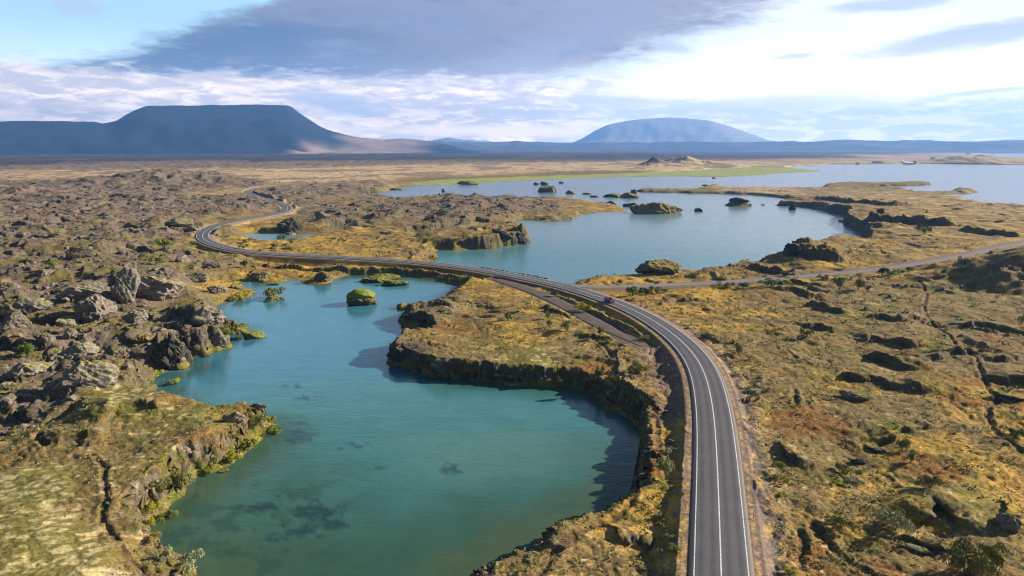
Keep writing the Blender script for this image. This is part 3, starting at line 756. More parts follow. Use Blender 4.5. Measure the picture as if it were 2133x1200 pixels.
def m_ground(nb, b):
    a = nb.node('ShaderNodeAttribute', attribute_name='Col')
    p = wpos(nb)
    n = nb.noise(p, 2.2, 5, .7); n2 = nb.noise(p, .35, 4, .6)
    c = nb.mix(nb.ss(n, .3, .75), nb.mix(1, a.outputs['Color'], (.58, .56, .54), 'MULTIPLY'), nb.mix(1, a.outputs['Color'], (1.48, 1.42, 1.34), 'MULTIPLY'))
    c = nb.mix(nb.m('MULTIPLY', nb.ss(n2, .35, .7), .25), c, nb.mix(1, c, (1.25, 1.12, .85), 'MULTIPLY'))
    nb.l.new(c, b.inputs['Base Color'])
    bump(nb, b, n, .7, .25)


M = {}
M['ground'] = principled('ground', m_ground, .95, .1)


def m_rock(c1, c2, c3, moss, amount):
    def f(nb, b):
        p = wpos(nb); g = nb.node('ShaderNodeNewGeometry')
        sep = nb.node('ShaderNodeSeparateXYZ'); nb.l.new(g.outputs['Normal'], sep.inputs[0])
        n = nb.noise(p, .9, 6, .68); n2 = nb.noise(p, .22, 4, .6); n3 = nb.noise(p, 3.0, 4, .7)
        c = nb.mix(nb.ss(n, .35, .65), c1, c2)
        c = nb.mix(nb.m('MULTIPLY', nb.ss(n3, .48, .68), .7), c, c3)
        up_ = nb.m('ADD', sep.outputs[2], nb.m('MULTIPLY', nb.m('SUBTRACT', n2, .5), 1.6))
        up_ = nb.m('ADD', up_, nb.m('MULTIPLY', nb.m('SUBTRACT', n, .5), .9))
        c = nb.mix(nb.ss(up_, 1.25 - amount, 1.5 - amount), c, nb.mix(nb.ss(n, .4, .6), moss, tuple(k * 1.7 for k in moss)))
        nb.l.new(c, b.inputs['Base Color'])
        bump(nb, b, n, .9, .5)
    return f


M['lava_rock'] = principled('lava_rock', m_rock((.095, .076, .064), (.240, .200, .168), (.36, .32, .265), (.13, .12, .03), .50), .95, .12)
M['lichen_rock'] = principled('lichen_rock', m_rock((.12, .10, .085), (.25, .215, .18), (.38, .35, .27), (.20, .18, .065), .60), .95, .12)
M['dark_rock'] = principled('dark_rock', m_rock((.035, .030, .028), (.085, .072, .062), (.13, .12, .10), (.12, .12, .025), .45), .95, .12)
M['mossy_rock'] = principled('mossy_rock', m_rock((.075, .060, .045), (.15, .12, .085), (.22, .19, .12), (.125, .120, .028), 1.1), .95, .12)
M['turf_rock'] = principled('turf_rock', m_rock((.06, .05, .04), (.12, .10, .07), (.18, .15, .09), (.16, .125, .035), 1.05), .95, .12)


def m_leaf(c1, c2):
    def f(nb, b):
        n = nb.noise(wpos(nb), 1.6, 4, .7)
        nb.l.new(nb.mix(nb.ss(n, .35, .65), tuple(k * 1.35 for k in c1), tuple(k * 1.35 for k in c2)), b.inputs['Base Color'])
    return f


LEAF = {'green': ((.040, .075, .012), (.110, .150, .025)), 'yellow': ((.19, .18, .014), (.34, .31, .025)), 'lime': ((.085, .105, .014), (.19, .20, .028)),
        'grey': ((.15, .165, .08), (.30, .30, .16)), 'olive': ((.085, .095, .020), (.18, .175, .045)), 'dark': ((.020, .035, .010), (.055, .075, .018)), 'gold': ((.16, .12, .02), (.28, .20, .035)), 'orange': ((.22, .10, .02), (.34, .17, .03))}
for k, v in LEAF.items(): M['leaf_' + k] = principled('leaf_' + k, m_leaf(*v), .7, .2)
M['bark'] = principled('bark', None, .9, .1, (.09, .07, .05))


def m_asphalt(nb, b):
    lat = nb.node('ShaderNodeAttribute', attribute_name='lat').outputs['Fac']
    p = wpos(nb)
    n = nb.noise(p, 9, 4, .7); n2 = nb.noise(p, .25, 4, .6)
    c = nb.mix(n, (.066, .062, .072), (.112, .105, .118))
    a = nb.m('ABSOLUTE', lat)
    tr = nb.m('ADD', nb.ss(nb.m('ABSOLUTE', nb.m('SUBTRACT', a, .95)), .5, .1), nb.ss(nb.m('ABSOLUTE', nb.m('SUBTRACT', a, 2.45)), .5, .1))
    c = nb.mix(nb.m('MULTIPLY', tr, nb.m('ADD', .45, nb.m('MULTIPLY', n2, .7))), c, (.050, .047, .055))
    c = nb.mix(nb.m('MULTIPLY', nb.ss(n2, .4, .7), .35), c, (.125, .115, .120))
    c = nb.mix(nb.ss(nb.m('ADD', a, nb.m('MULTIPLY', n, .3)), 3.65, 3.9), c, (.16, .125, .10))
    nb.l.new(c, b.inputs['Base Color'])
M['asphalt'] = principled('asphalt', m_asphalt, .75, .3)


def m_gravel(ca, cb, cc):
    def f(nb, b):
        lat = nb.node('ShaderNodeAttribute', attribute_name='lat').outputs['Fac']
        p = wpos(nb); n = nb.noise(p, 3.5, 5, .75); n2 = nb.noise(p, .15, 4, .6)
        c = nb.mix(nb.ss(n, .3, .7), ca, cb)
        a = nb.m('ABSOLUTE', lat)
        c = nb.mix(nb.m('MULTIPLY', nb.ss(nb.m('ABSOLUTE', nb.m('SUBTRACT', a, 1.1)), .7, .2), .5), c, cc)
        c = nb.mix(nb.m('MULTIPLY', nb.ss(n2, .45, .7), .4), c, cb)
        nb.l.new(c, b.inputs['Base Color']); bump(nb, b, n, .6, .06)
    return f
M['gravel_road'] = principled('gravel_road', m_gravel((.12, .10, .095), (.24, .20, .18), (.27, .235, .22)), .95, .1)
M['old_gravel'] = principled('old_gravel', m_gravel((.075, .058, .052), (.140, .110, .098), (.095, .076, .068)), .95, .1)
M['paint'] = principled('road_paint', lambda nb, b: nb.l.new(nb.mix(nb.ss(nb.noise(wpos(nb), 5, 4, .8), .36, .6), (.30, .30, .30), (.78, .78, .76)), b.inputs['Base Color']), .6, .3)


def m_water(nb, b):
    a = nb.node('ShaderNodeAttribute', attribute_name='Col')
    p = wpos(nb)
    n = nb.noise(p, .12, 4, .6)
    c = nb.mix(nb.ss(n, .35, .65), nb.mix(1, a.outputs['Color'], (.93, .95, .96), 'MULTIPLY'), nb.mix(1, a.outputs['Color'], (1.06, 1.05, 1.03), 'MULTIPLY'))
    nb.l.new(c, b.inputs['Base Color'])
    b.inputs['IOR'].default_value = 1.333
    mp = nb.node('ShaderNodeMapping'); nb.l.new(p, mp.inputs[0])
    mp.inputs['Rotation'].default_value = (0, 0, R(25)); mp.inputs['Scale'].default_value = (1, 2.4, 1)
    h = nb.m('ADD', nb.noise(mp.outputs[0], .55, 3, .6), nb.m('MULTIPLY', nb.noise(mp.outputs[0], .12, 2, .5), 1.4))
    cm = nb.node('ShaderNodeAttribute', attribute_name='lat').outputs['Fac']
    n_ = nb.node('ShaderNodeBump'); n_.inputs['Distance'].default_value = .20
    nb.l.new(cm, n_.inputs['Strength']); nb.l.new(h, n_.inputs['Height']); nb.l.new(n_.outputs[0], b.inputs['Normal'])
    nb.put(b.inputs['Roughness'], nb.ss(cm, .09, .24, .24, .10))
M['water'] = principled('water', m_water, .16, .5)


def col_attr(nb, b):
    a = nb.node('ShaderNodeAttribute', attribute_name='Col')
    nb.l.new(a.outputs['Color'], b.inputs['Base Color'])
M['hill'] = principled('hill', col_attr, 1.0, .05)


# ------------------------------------------------------------------ mesh helpers
def mesh_np(name, verts, faces, mat, parent=None, cols=None, lat=None, smooth_=True):
    me = bpy.data.meshes.new(name)
    verts = np.asarray(verts, F32); faces = np.asarray(faces, np.int32)
    n = faces.shape[1]
    me.vertices.add(len(verts)); me.vertices.foreach_set('co', verts.ravel())
    me.loops.add(faces.size); me.loops.foreach_set('vertex_index', faces.ravel())
    me.polygons.add(len(faces))
    me.polygons.foreach_set('loop_start', np.arange(0, faces.size, n, dtype=np.int32))
    me.polygons.foreach_set('use_smooth', np.full(len(faces), smooth_))
    if cols is not None:
        a = me.attributes.new('Col', 'FLOAT_COLOR', 'POINT')
        a.data.foreach_set('color', np.concatenate([cols, np.ones((len(cols), 1))], 1).astype(F32).ravel())
    if lat is not None:
        a = me.attributes.new('lat', 'FLOAT', 'POINT'); a.data.foreach_set('value', np.asarray(lat, F32))
    me.update(calc_edges=True); me.validate()
    me.materials.append(mat)
    o = bpy.data.objects.new(name, me); COL.objects.link(o)
    if parent: o.parent = parent
    return o


def tag(o, label=None, cat=None, group=None, kind=None):
    if label: o['label'] = label
    if cat: o['category'] = cat
    if group: o['group'] = group
    if kind: o['kind'] = kind
    return o


def struct(o, label, cat):
    return tag(o, label, cat, None, 'structure')


def grid_faces(nr, nt, keep=None):
    i = np.arange(nr - 1)[:, None] * nt + np.arange(nt - 1)[None, :]
    f = np.stack([i, i + 1, i + nt + 1, i + nt], -1)
    if keep is not None:
        k = keep[:-1, :-1] | keep[1:, :-1] | keep[:-1, 1:] | keep[1:, 1:]
        f = f[k]
    return f.reshape(-1, 4)


def compact(v, f, *more):
    used = np.zeros(len(v), bool); used[f.ravel()] = True
    idx = np.cumsum(used) - 1
    return (v[used], idx[f]) + tuple(m[used] for m in more)


# ------------------------------------------------------------------ setting meshes
def crag():
    """push steep faces in and out along the slope direction, differently at every height: ledges, blocks, overhangs"""
    gr = np.gradient(H, axis=0) / (rr * EPS); gt = np.gradient(H, axis=1) / (rr * 2 * TH / NT)
    gx = gr * np.sin(tt) + gt * np.cos(tt); gy = gr * np.cos(tt) - gt * np.sin(tt)
    sl = np.hypot(gx, gy) + 1e-6
    k = sst(sl, .55, 1.3) * (H > -.3) * (RD > 6.5) * (SDD > 5)
    d = 0
    for lam, a, sd_ in ((3.2, 1.0, 401), (1.5, .6, 411), (.75, .3, 421)):
        z = H * 1.3
        d = d + a * fade(lam, sp) * (pn((X + .7 * z) / lam, (Y - z) / lam, sd_) + .8 * pn(z * 1.4 / lam, (X - Y) / lam * .6, sd_ + 1) + .8 * pn(z * 1.4 / lam + 9, (X + Y) / lam * .6, sd_ + 2))
    d = d * k * np.clip(.8 + rr / 900, 0, 1.8)
    return X - gx / sl * d, Y - gy / sl * d, H + .18 * d
XD, YD, HD = crag()
V = np.stack([XD, YD, HD], -1).reshape(-1, 3)
f = grid_faces(NR, NT, H > -1.6)[:, ::-1]
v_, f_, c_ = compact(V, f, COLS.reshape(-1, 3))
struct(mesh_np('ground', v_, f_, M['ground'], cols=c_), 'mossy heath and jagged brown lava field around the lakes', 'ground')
del V, v_, f_, c_


def build_water():
    nr, nt = 620, 560
    r = 30.0 * np.exp(np.arange(nr) * math.log(16000 / 30.0) / (nr - 1)); t = np.linspace(-R(55), R(55), nt)
    a, b = np.meshgrid(r, t, indexing='ij'); x, y = a * np.sin(b), a * np.cos(b)
    # distance to shore, read from the fine field
    i = np.clip(np.log(np.maximum(a, R0) / R0) / EPS, 0, NR - 1).astype(int); j = np.clip((b + TH) / (2 * TH) * (NT - 1), 0, NT - 1).astype(int)
    s = -SD[i, j]; ns = -near_sd[i, j]
    n1 = fbm(x, y, 30, 3, 301, .55); n2 = fbm(x, y, 7, 4, 311, .6)
    n3 = fbm(x, y, 2.2, 3, 321, .65)
    near = sst(a, 290, 90)
    c = np.zeros(x.shape + (3,), F32) + np.array((.060, .180, .205), F32)
    c = mixc(c, (.042, .165, .235), sst(a, 150, 190) * sst(a, 330, 230) * (ns > 0))
    c = mixc(c, (.050, .165, .165), sst(a, 185, 135))
    c = mixc(c, (.034, .086, .056), sst(a + 16 * n1, 138, 88))
    c = mixc(c, (.090, .185, .150), sst(np.hypot((x + 8) / 26, (y - 122) / 17) + .25 * n1, 1.1, .1) * .6)
    # shallows: brown green bottom showing through
    sh = sst(s + 2.5 * n1 + 1.0 * n2, 9, 1.0) * (ns > -1) * sst(a, 420, 300)
    c = mixc(c, (.030, .060, .028), sh * .62)
    c = mixc(c, (.075, .100, .048), sst(s + 3 * n1 + 2 * n2, 12, 3) * sst(a, 150, 105) * (ns > -1) * .55)
    left = sst(x, -18, -42) * sst(a, 135, 105) * (ns > 0)
    c = mixc(c, (.020, .050, .040), left * sst(n2 + .6 * n1 + .3 * n3, -.05, .35) * .85)
    c = mixc(c, (.045, .100, .050), left * .4)
    # drifting weed beds
    for u, v, ru, rv in [(938,978,26,16),(755,928,45,9),(800,975,30,4),(607,803,26,6),(655,826,34,5),(620,905,40,22),(660,1060,60,30),(600,1110,80,30),(690,1090,40,26),(560,1050,50,16),(640,830,40,5)]:
        px, py = unproj(u, v); sx = ru / FPX * py * 1.05; sy = rv / FPX * py * py / CAMZ * .95
        d = np.hypot((x - px) / sx, (y - py) / sy) - .9 * n3 - .5 * n2
        c = mixc(c, (.012, .035, .040), sst(d, 1.0, .2) * .68)
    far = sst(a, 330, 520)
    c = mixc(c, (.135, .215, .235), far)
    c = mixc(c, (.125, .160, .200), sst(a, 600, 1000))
    zero = np.zeros_like(x)
    ff = grid_faces(nr, nt)[:, ::-1]
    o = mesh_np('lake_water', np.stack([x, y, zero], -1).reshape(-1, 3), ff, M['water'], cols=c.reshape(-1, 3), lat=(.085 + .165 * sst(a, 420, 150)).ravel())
    struct(o, 'teal green lake water with dark weed patches', 'water')
build_water()


def ribbon(name, line, half, lift, mat, skirt=.35, ns=9, parent=None, lat=None, taper=False):
    d = np.gradient(line[:, :2], axis=0); d /= np.linalg.norm(d, axis=1)[:, None]
    nx, ny = d[:, 1], -d[:, 0]
    offs = [(-half - skirt * .8, -skirt)] + [(q, .06 * (1 - (q / half) ** 2)) for q in np.linspace(-half, half, ns)] + [(half + skirt * .8, -skirt)]
    n_ = len(line)
    tp = [min(1, .08 + (n_ - 1 - q) / 9.0) if taper else 1 for q in range(n_)]
    v = np.array([[(p[0] + a * o * k_, p[1] + b * o * k_, p[2] + lift + z) for o, z in offs] for p, a, b, k_ in zip(line, nx, ny, tp)])
    la = np.array([[o for o, z in offs]] * len(line))
    k = len(offs)
    return mesh_np(name, v.reshape(-1, 3), grid_faces(len(line), k), mat, parent, lat=la.ravel())


road = ribbon('main_road', ROAD, 3.85, 0.0, M['asphalt'])
struct(road, 'two-lane asphalt road curving away between the lakes', 'road')
struct(ribbon('side_road', SIDE[3:], 2.7, -.12, M['gravel_road']), 'pale gravel side road branching off to the right', 'road')
struct(ribbon('gravel_track', TRACK, 2.8, -.12, M['old_gravel'], taper=True), 'dark abandoned gravel track beside the road', 'path')


def stripe(name, i0, i1, off, wd, dashes=None):
    line = resample(ROAD, 1.5) if True else ROAD
    d = np.gradient(line[:, :2], axis=0); d /= np.linalg.norm(d, axis=1)[:, None]
    nx, ny = d[:, 1], -d[:, 0]
    s = np.arange(len(line)) * 1.5
    vv, ff = [], []
    for a, b in (dashes or [(i0, i1)]):
        idx = np.where((s >= a) & (s <= b))[0]
        base = len(vv)
        for q, i in enumerate(idx):
            w_ = wd * (1 + min(np.hypot(line[i, 0], line[i, 1]) / 900, .7))
            for o in (off - w_ / 2, off + w_ / 2):
                vv.append((line[i, 0] + nx[i] * o, line[i, 1] + ny[i] * o, line[i, 2] + .06 * (1 - (o / 3.85) ** 2) + .012))
            if q: ff.append((base + 2 * q - 2, base + 2 * q, base + 2 * q + 1, base + 2 * q - 1))
    o = mesh_np(name, vv, ff, M['paint'], road)
    return o


def s_of(u, v, z=4.3):
    x, y = unproj(u, v, z)
    k = np.argmin(np.hypot(ROAD[:, 0] - x, ROAD[:, 1] - y)); return k * 3.0


SE = len(ROAD) * 3.0
sA, sB = s_of(1204, 604), s_of(1168, 595)
stripe('centre_line', 0, 0, 0, .16, [(0, sA), (sA + 5, sA + 8), (sA + 14, sA + 17), (sB, SE)])
stripe('edge_line', 0, SE, -3.25, .13)
stripe('edge_line', 0, 0, 3.25, .13, [(0, s_of(1239, 604)), (s_of(1150, 585), SE)])


# ------------------------------------------------------------------ mountains (hills)
def mountain(name, pts, D, vfoot, front, back, seed, cols, label, gully=.16, flat=.0, rough=1.0):
    pts = sorted(pts); us = [p[0] for p in pts]; vs_ = [p[1] for p in pts]
    n, m = 620, 46
    U = np.linspace(us[0], us[-1], n)
    vt = np.interp(U, us, vs_) + rough * (.35 * pn(U / 9.0, U * 0 + seed, seed) + .2 * pn(U / 3.1, U * 0 + seed, seed + 1))
    vt[3:-3] = (vt[:-6] + vt[1:-5] + vt[2:-4] + vt[3:-3] + vt[4:-2] + vt[5:-1] + vt[6:]) / 7
    dirs = np.array([ray(u, v) for u, v in zip(U, vt)])
    nrm_ = np.hypot(dirs[:, 0], dirs[:, 1]); el = dirs[:, 2] / nrm_
    ztop = CAMZ + el * D
    ux, uy = dirs[:, 0] / nrm_, dirs[:, 1] / nrm_
    t = np.linspace(0, 1, m)
    rows = []; Dn = []
    A = np.arctan2(ux, uy) * D
    for k in range(m):
        q = t[k]
        if q <= .7:
            a = q / .7; dist = D - front * (1 - a)
            g = a ** 1.5 * (1 - flat) + flat * sst(a, .35, .9)
            gl = gully * (1 - np.abs(2 * a - 1) ** 2) * (pn(A / 620 + 3 + a, A * 0 + a * 4.3, seed + 5) + .5 * pn(A / 230 - a * 2, A * 0 + a * 9, seed + 6))
            g = g + gl
        else:
            a = (q - .7) / .3; dist = D + back * a; g = 1 - a ** 1.4
            g = g * np.ones(n)
        z = 2 + (ztop - 2) * np.clip(g, 0, 1.0)
        z = z + 22 * (D / 12000) * fbm(ux * dist, uy * dist, 900, 4, seed + 3, .6) * (4 * q * (1 - q)) ** .5 * (.4 + .6 * rough)
        rows.append(np.stack([ux * dist, uy * dist, z], -1)); Dn.append(np.full(n, q))
    v = np.stack(rows); qq = np.stack(Dn); UU = np.broadcast_to(U, qq.shape)
    xx, yy = v[..., 0], v[..., 1]
    nz = fbm(xx, yy, 1600, 4, seed + 9, .6)
    c = cols(UU, qq, nz)
    ff = grid_faces(m, n)[:, ::-1]
    return struct(mesh_np(name, v.reshape(-1, 3), ff, M['hill'], cols=c.reshape(-1, 3)), label, 'hill')


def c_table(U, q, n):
    c = np.zeros(U.shape + (3,), F32) + np.array((.010, .018, .038), F32)  # dark basalt, cloud shadow worked into the base colour
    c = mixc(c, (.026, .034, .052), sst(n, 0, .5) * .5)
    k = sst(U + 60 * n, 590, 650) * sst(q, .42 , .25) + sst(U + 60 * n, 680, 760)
    return mixc(c, (.38, .27, .22), np.clip(k, 0, 1) * sst(U + 40 * n, 930, 830) * .85)  # tan right slopes, their sunlit look put into the colour too


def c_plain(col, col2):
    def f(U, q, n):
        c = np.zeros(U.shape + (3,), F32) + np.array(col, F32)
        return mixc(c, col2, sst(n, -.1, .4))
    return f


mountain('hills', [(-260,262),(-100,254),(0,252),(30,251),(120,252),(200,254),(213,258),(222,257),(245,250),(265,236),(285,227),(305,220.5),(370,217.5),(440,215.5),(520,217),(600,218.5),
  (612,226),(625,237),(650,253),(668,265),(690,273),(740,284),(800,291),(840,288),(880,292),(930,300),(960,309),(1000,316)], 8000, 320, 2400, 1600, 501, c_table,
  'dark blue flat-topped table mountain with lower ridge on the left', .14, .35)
mountain('distant_ridge', [(820,300),(880,293),(960,294),(1000,296.5),(1060,295.5),(1074,292),(1092,296),(1205,297.5),(1300,296),(1400,295),(1600,295.5),(1740,293),(1820,292.5),(2000,293),(2133,291),(2300,290)],
  12500, 315, 3200, 1800, 601, c_plain((.07, .072, .085), (.13, .12, .13)), 'long low hazy ridge along the horizon', .10, .1)
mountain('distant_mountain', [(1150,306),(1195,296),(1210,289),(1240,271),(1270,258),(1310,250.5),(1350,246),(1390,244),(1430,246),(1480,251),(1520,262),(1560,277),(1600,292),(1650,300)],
  18800, 310, 3500, 2000, 701, c_plain((.42, .38, .35), (.48, .43, .39)), 'pale rounded mountain standing alone beyond the ridge', .035, .3, 0.0)  # distance haze partly put into the pale colour
mountain('faint_mountain', [(850,297),(900,291),(935,285),(960,288),(1000,294),(1050,298)], 19500, 310, 3000, 1500, 801, c_plain((.3, .34, .38), (.4, .42, .44)),
  'faint far-off ridge between the two mountains', .05, .2)

# haze
def build_haze():
    bx = [(-20000, -600), (20000, -600), (20000, 22000), (-20000, 22000)]
    z0, z1 = -6.0, 1150.0
    v = [(x, y, z0) for x, y in bx] + [(x, y, z1) for x, y in bx]
    fc = [(3, 2, 1, 0), (4, 5, 6, 7), (0, 1, 5, 4), (1, 2, 6, 5), (2, 3, 7, 6), (3, 0, 4, 7)]
    m = bpy.data.materials.new('haze'); m.use_nodes = True
    nb = NB(m.node_tree)
    pv = nb.node('ShaderNodeVolumePrincipled'); o = nb.node('ShaderNodeOutputMaterial')
    nb.l.new(pv.outputs[0], o.inputs['Volume'])
    pv.inputs['Color'].default_value = (.20, .45, 1.0, 1)
    pv.inputs['Density'].default_value = HAZE
    pv.inputs['Anisotropy'].default_value = .2
    o = mesh_np('haze', v, fc, m, smooth_=False)
    tag(o, 'thin blue haze in the air over the plain', 'haze', None, 'stuff')
HAZE = 7.0e-5
build_haze()

# ------------------------------------------------------------------ rocks
def ico(sub):
    import bmesh
    bm = bmesh.new(); bmesh.ops.create_icosphere(bm, subdivisions=sub, radius=1.0)
    v = np.array([p.co[:] for p in bm.verts]); f = np.array([[q.index for q in p.verts] for p in bm.faces]); bm.free()
    return v, f
ICO = {k: ico(k) for k in (1, 2, 3, 4, 5, 6)}


def n3(p, lam, seed):
    x, y, z = p[:, 0] / lam, p[:, 1] / lam, p[:, 2] / lam
    return (pn(x + 3.1, y + z * .6, seed) + pn(y - 7.7, z + x * .6, seed + 1) + pn(z + 1.9, x + y * .6, seed + 2)) / 1.6


def rock_mesh(seed, sub, rug=1.0, flat=0.0, planes=16, lo=.55, asp=(1, 1, 1)):
    g = np.random.default_rng(seed)
    v, f = ICO[sub]; v = v.copy()
    n = g.normal(size=(planes, 3)); n /= np.linalg.norm(n, axis=1)[:, None]
    if flat > 0: n = np.vstack([n, [0.15, -.1, 1]]); n[-1] /= np.linalg.norm(n[-1])
    d = lo + g.random(len(n)) * (1 - lo)
    if flat > 0: d[-1] = 1 - flat
    dots = v @ n.T
    r = np.where(dots > .05, d / np.maximum(dots, .05), 9).min(1)
    r = np.minimum(r, 1.15)
    p = v * r[:, None]
    off = seed * 3.7
    q = p * np.array(asp) + off
    disp = .16 * n3(q, .55, seed) + .10 * (1 - 2 * np.abs(n3(q, .27, seed + 9))) + .05 * n3(q, .12, seed + 5) + .028 * n3(q, .055, seed + 7)
    p = p * (1 + rug * disp)[:, None]
    return p, f


def px_scale(u, v, x, y, z):
    cp, sp_ = math.cos(PITCH), math.sin(PITCH)
    return (y * cp + (CAMZ - z) * sp_) / FPX


def rock(name, u, v, w, h, mat, label, cat, dr=.8, group=None, seed=None, water=False, rug=1.0, flat=0.0, sink=.28, rot=None, lo=.55):
    seed = seed if seed is not None else int(u * 7 + v * 13) % 9973
    if water:
        x, y = unproj(u, v, 0); z = 0.0
    else:
        x, y, z = on_ground(u, v)
    k = px_scale(u, v, x, y, z)
    W_, D_ = w * k, w * k * dr
    dep = math.atan2(CAMZ - z, math.hypot(x, y))
    Hh = max(h * k - D_ * .45 * math.sin(dep), h * k * .45) / math.cos(dep)
    r = math.hypot(x, y); x += x / r * D_ * .5; y += y / r * D_ * .5
    if not water: z = min(z, ground_z(x, y) + .2)
    sub = 6 if w > 75 else 5 if w > 26 else 4 if w > 9 else 3
    p, f = rock_mesh(seed, sub, rug, flat, lo=lo, asp=(1, dr, min(1, max(.35, Hh / W_ * 1.6))))
    mx = p.max(0); mn = p.min(0)
    p = (p - (mx + mn) / 2) / ((mx - mn) / 2)
    tot = Hh / (1 - sink)
    p = p * np.array([W_ / 2, D_ / 2, tot / 2]) + np.array([0, 0, tot / 2 - tot * sink])
    o = mesh_np(name, p, f, M[mat])
    o.location = (x, y, z)
    th = math.atan2(x, y)
    o.rotation_euler = (0, 0, -th + (rot or 0))
    tag(o, label, cat, group)
    return o


ROCKS = [
 (335,632,108,64,'lichen_rock','huge tilted grey lava slab leaning right beside the pale pinnacle',.8), (266,632,58,74,'lichen_rock','pale lichen-covered lava pinnacle left of the huge slab',.7),
 (202,672,84,60,'lava_rock','big brown lava block in front of and left of the pale pinnacle',.8), (282,674,52,32,'lichen_rock','yellowish boulder at the foot of the huge tilted slab',.8),
 (145,680,48,24,'lichen_rock','rounded pale boulder left of the big brown block',.8), (30,682,46,30,'lava_rock','pinkish lump of lava at the left picture edge above the green bush',.8),
 (146,710,30,28,'lava_rock','narrow upright lava tooth below the rounded pale boulder',.7), (155,746,98,42,'lichen_rock','broad crumbly lava hump just right of the green bush',.7),
 (362,772,80,78,'dark_rock','dark lava stack falling steeply into the lake on the left shore',.7), (180,622,112,36,'lava_rock','shaded lava ridge running left from the pale pinnacle',.5),
 (72,792,108,40,'lichen_rock','jagged grey slab at the far left below the green bush',.7), (180,812,128,58,'lichen_rock','largest cracked grey lava slab above the mossy headland',.6),
 (14,852,46,30,'lava_rock','rounded grey boulder at the left edge above the mossy meadow',.8), (50,657,112,40,'lava_rock','wide sloping lava shelf at the left edge',.7),
 (165,541,54,28,'dark_rock','dark pointed lava rock casting a long shadow in the left field',.7), (380,546,34,16,'lava_rock','low grey outcrop left of the marsh, below the road bend',.7),
 (372,474,60,20,'lava_rock','ribbed lava slab above the sharp road bend',.9), (402,482,40,14,'lava_rock','smaller ribbed slab right above the sharp road bend',.9),
 (606,485,56,32,'dark_rock','big dark lava knob on the bank of the small pond',.8), (605,490,23,13,'lichen_rock','pale boulder in front of the dark knob at the small pond',.8),
 (672,457,32,19,'lava_rock','grey lava tooth behind and right of the dark pond knob',.8), (1080,507,46,31,'dark_rock','dark rock end of the grassy headland in the middle lake',.8),
 (1045,503,50,24,'dark_rock','dark rock wall behind the tip of the grassy headland',.6), (905,541,16,10,'turf_rock','small mossy boulder in the cove beside the road',.9),
 (855,669,34,14,'dark_rock','dark shore boulder on the north tip of the peninsula',.8), (888,672,40,18,'dark_rock','dark mossy shore rocks behind the north tip of the peninsula',.8), (930,655,36,10,'lava_rock','flat grey boulder on the peninsula above the dark cove',.8),
 (830,757,44,36,'dark_rock','black rock bluff at the western tip of the peninsula',.7), (925,778,62,32,'lava_rock','brown-topped boulder in the southern cliff of the peninsula',.5), (975,792,46,22,'dark_rock','dark block at the waterline right of the brown-topped boulder',.5),
 (488,886,46,30,'lichen_rock','pale rock face on the mossy headland near its point',.7), (540,862,34,24,'lava_rock','grey rock crowning the point of the mossy headland',.8),
 (455,730,50,40,'lava_rock','grey shore bluff jutting into the lake right of the dark stack',.7), (436,682,72,48,'lichen_rock','pale mossy bluff on the left shore behind the small round islet',.6),
 (543,583,42,17,'lava_rock','brown rock standing in the orange marsh',.8), (492,604,26,12,'turf_rock','brown rock at the mouth of the marsh',.8), (672,588,36,24,'turf_rock','mossy rock hump on the marsh shore left of the flat islets',.8),
 (2097,1109,48,38,'lava_rock','jagged black and grey rock near the lower right edge',.8), (1778,837,62,20,'lava_rock','flat grey outcrop below the long dark ledge on the right heath',.6),
 (1822,945,44,14,'dark_rock','low dark ledge above the lone green shrub on the right heath',.6), (1790,969,38,14,'dark_rock','small dark ledge above the yellow hollow on the right heath',.6),
 (1648,534,34,28,'dark_rock','dark rock nose of the bluff over the middle lake',.8), (1400,925,16,8,'lava_rock','small stone on the verge left of the road',.8),
 (1695,606,30,12,'lava_rock','grey rock in the heath just below the side road bushes',.7), (1745,565,26,6,'lava_rock','low stones on the slope above the side road',.7),
 (445,560,30,14,'lava_rock','lava block at the upper end of the marsh',.8), (410,590,50,22,'lava_rock','broken lava hump right of the huge tilted slab',.7), (455,612,44,18,'lava_rock','lava hump between the huge slab and the lake',.7),
 (330,596,40,14,'lava_rock','low lava blocks behind the huge tilted slab',.7), (95,575,40,14,'lava_rock','low lava blocks in the brown flat of the left field',.7), (20,600,44,18,'lava_rock','lava hummock at the left edge above the sloping shelf',.7),
 (240,740,44,20,'lava_rock','lava blocks between the broad hump and the dark stack',.7), (300,720,50,24,'turf_rock','mossy lava hump left of the dark stack',.7), (95,722,40,22,'lava_rock','lava teeth behind the green bush',.7),
 (1370,573,98,31,'turf_rock','grass-topped dark knoll on the shore behind the side road junction',.7),
 (2100,836,60,16,'dark_rock','dark ledge at the right edge beyond the footpath',.6), (1905,1153,70,14,'lava_rock','curved grey ledge under the lichen mound at lower right',.4),
]
for u, v, w, h, mat, lb, dr in ROCKS:
    rock('lava_rock', u, v, w, h, mat, lb, 'rock', dr, rug=1.15)

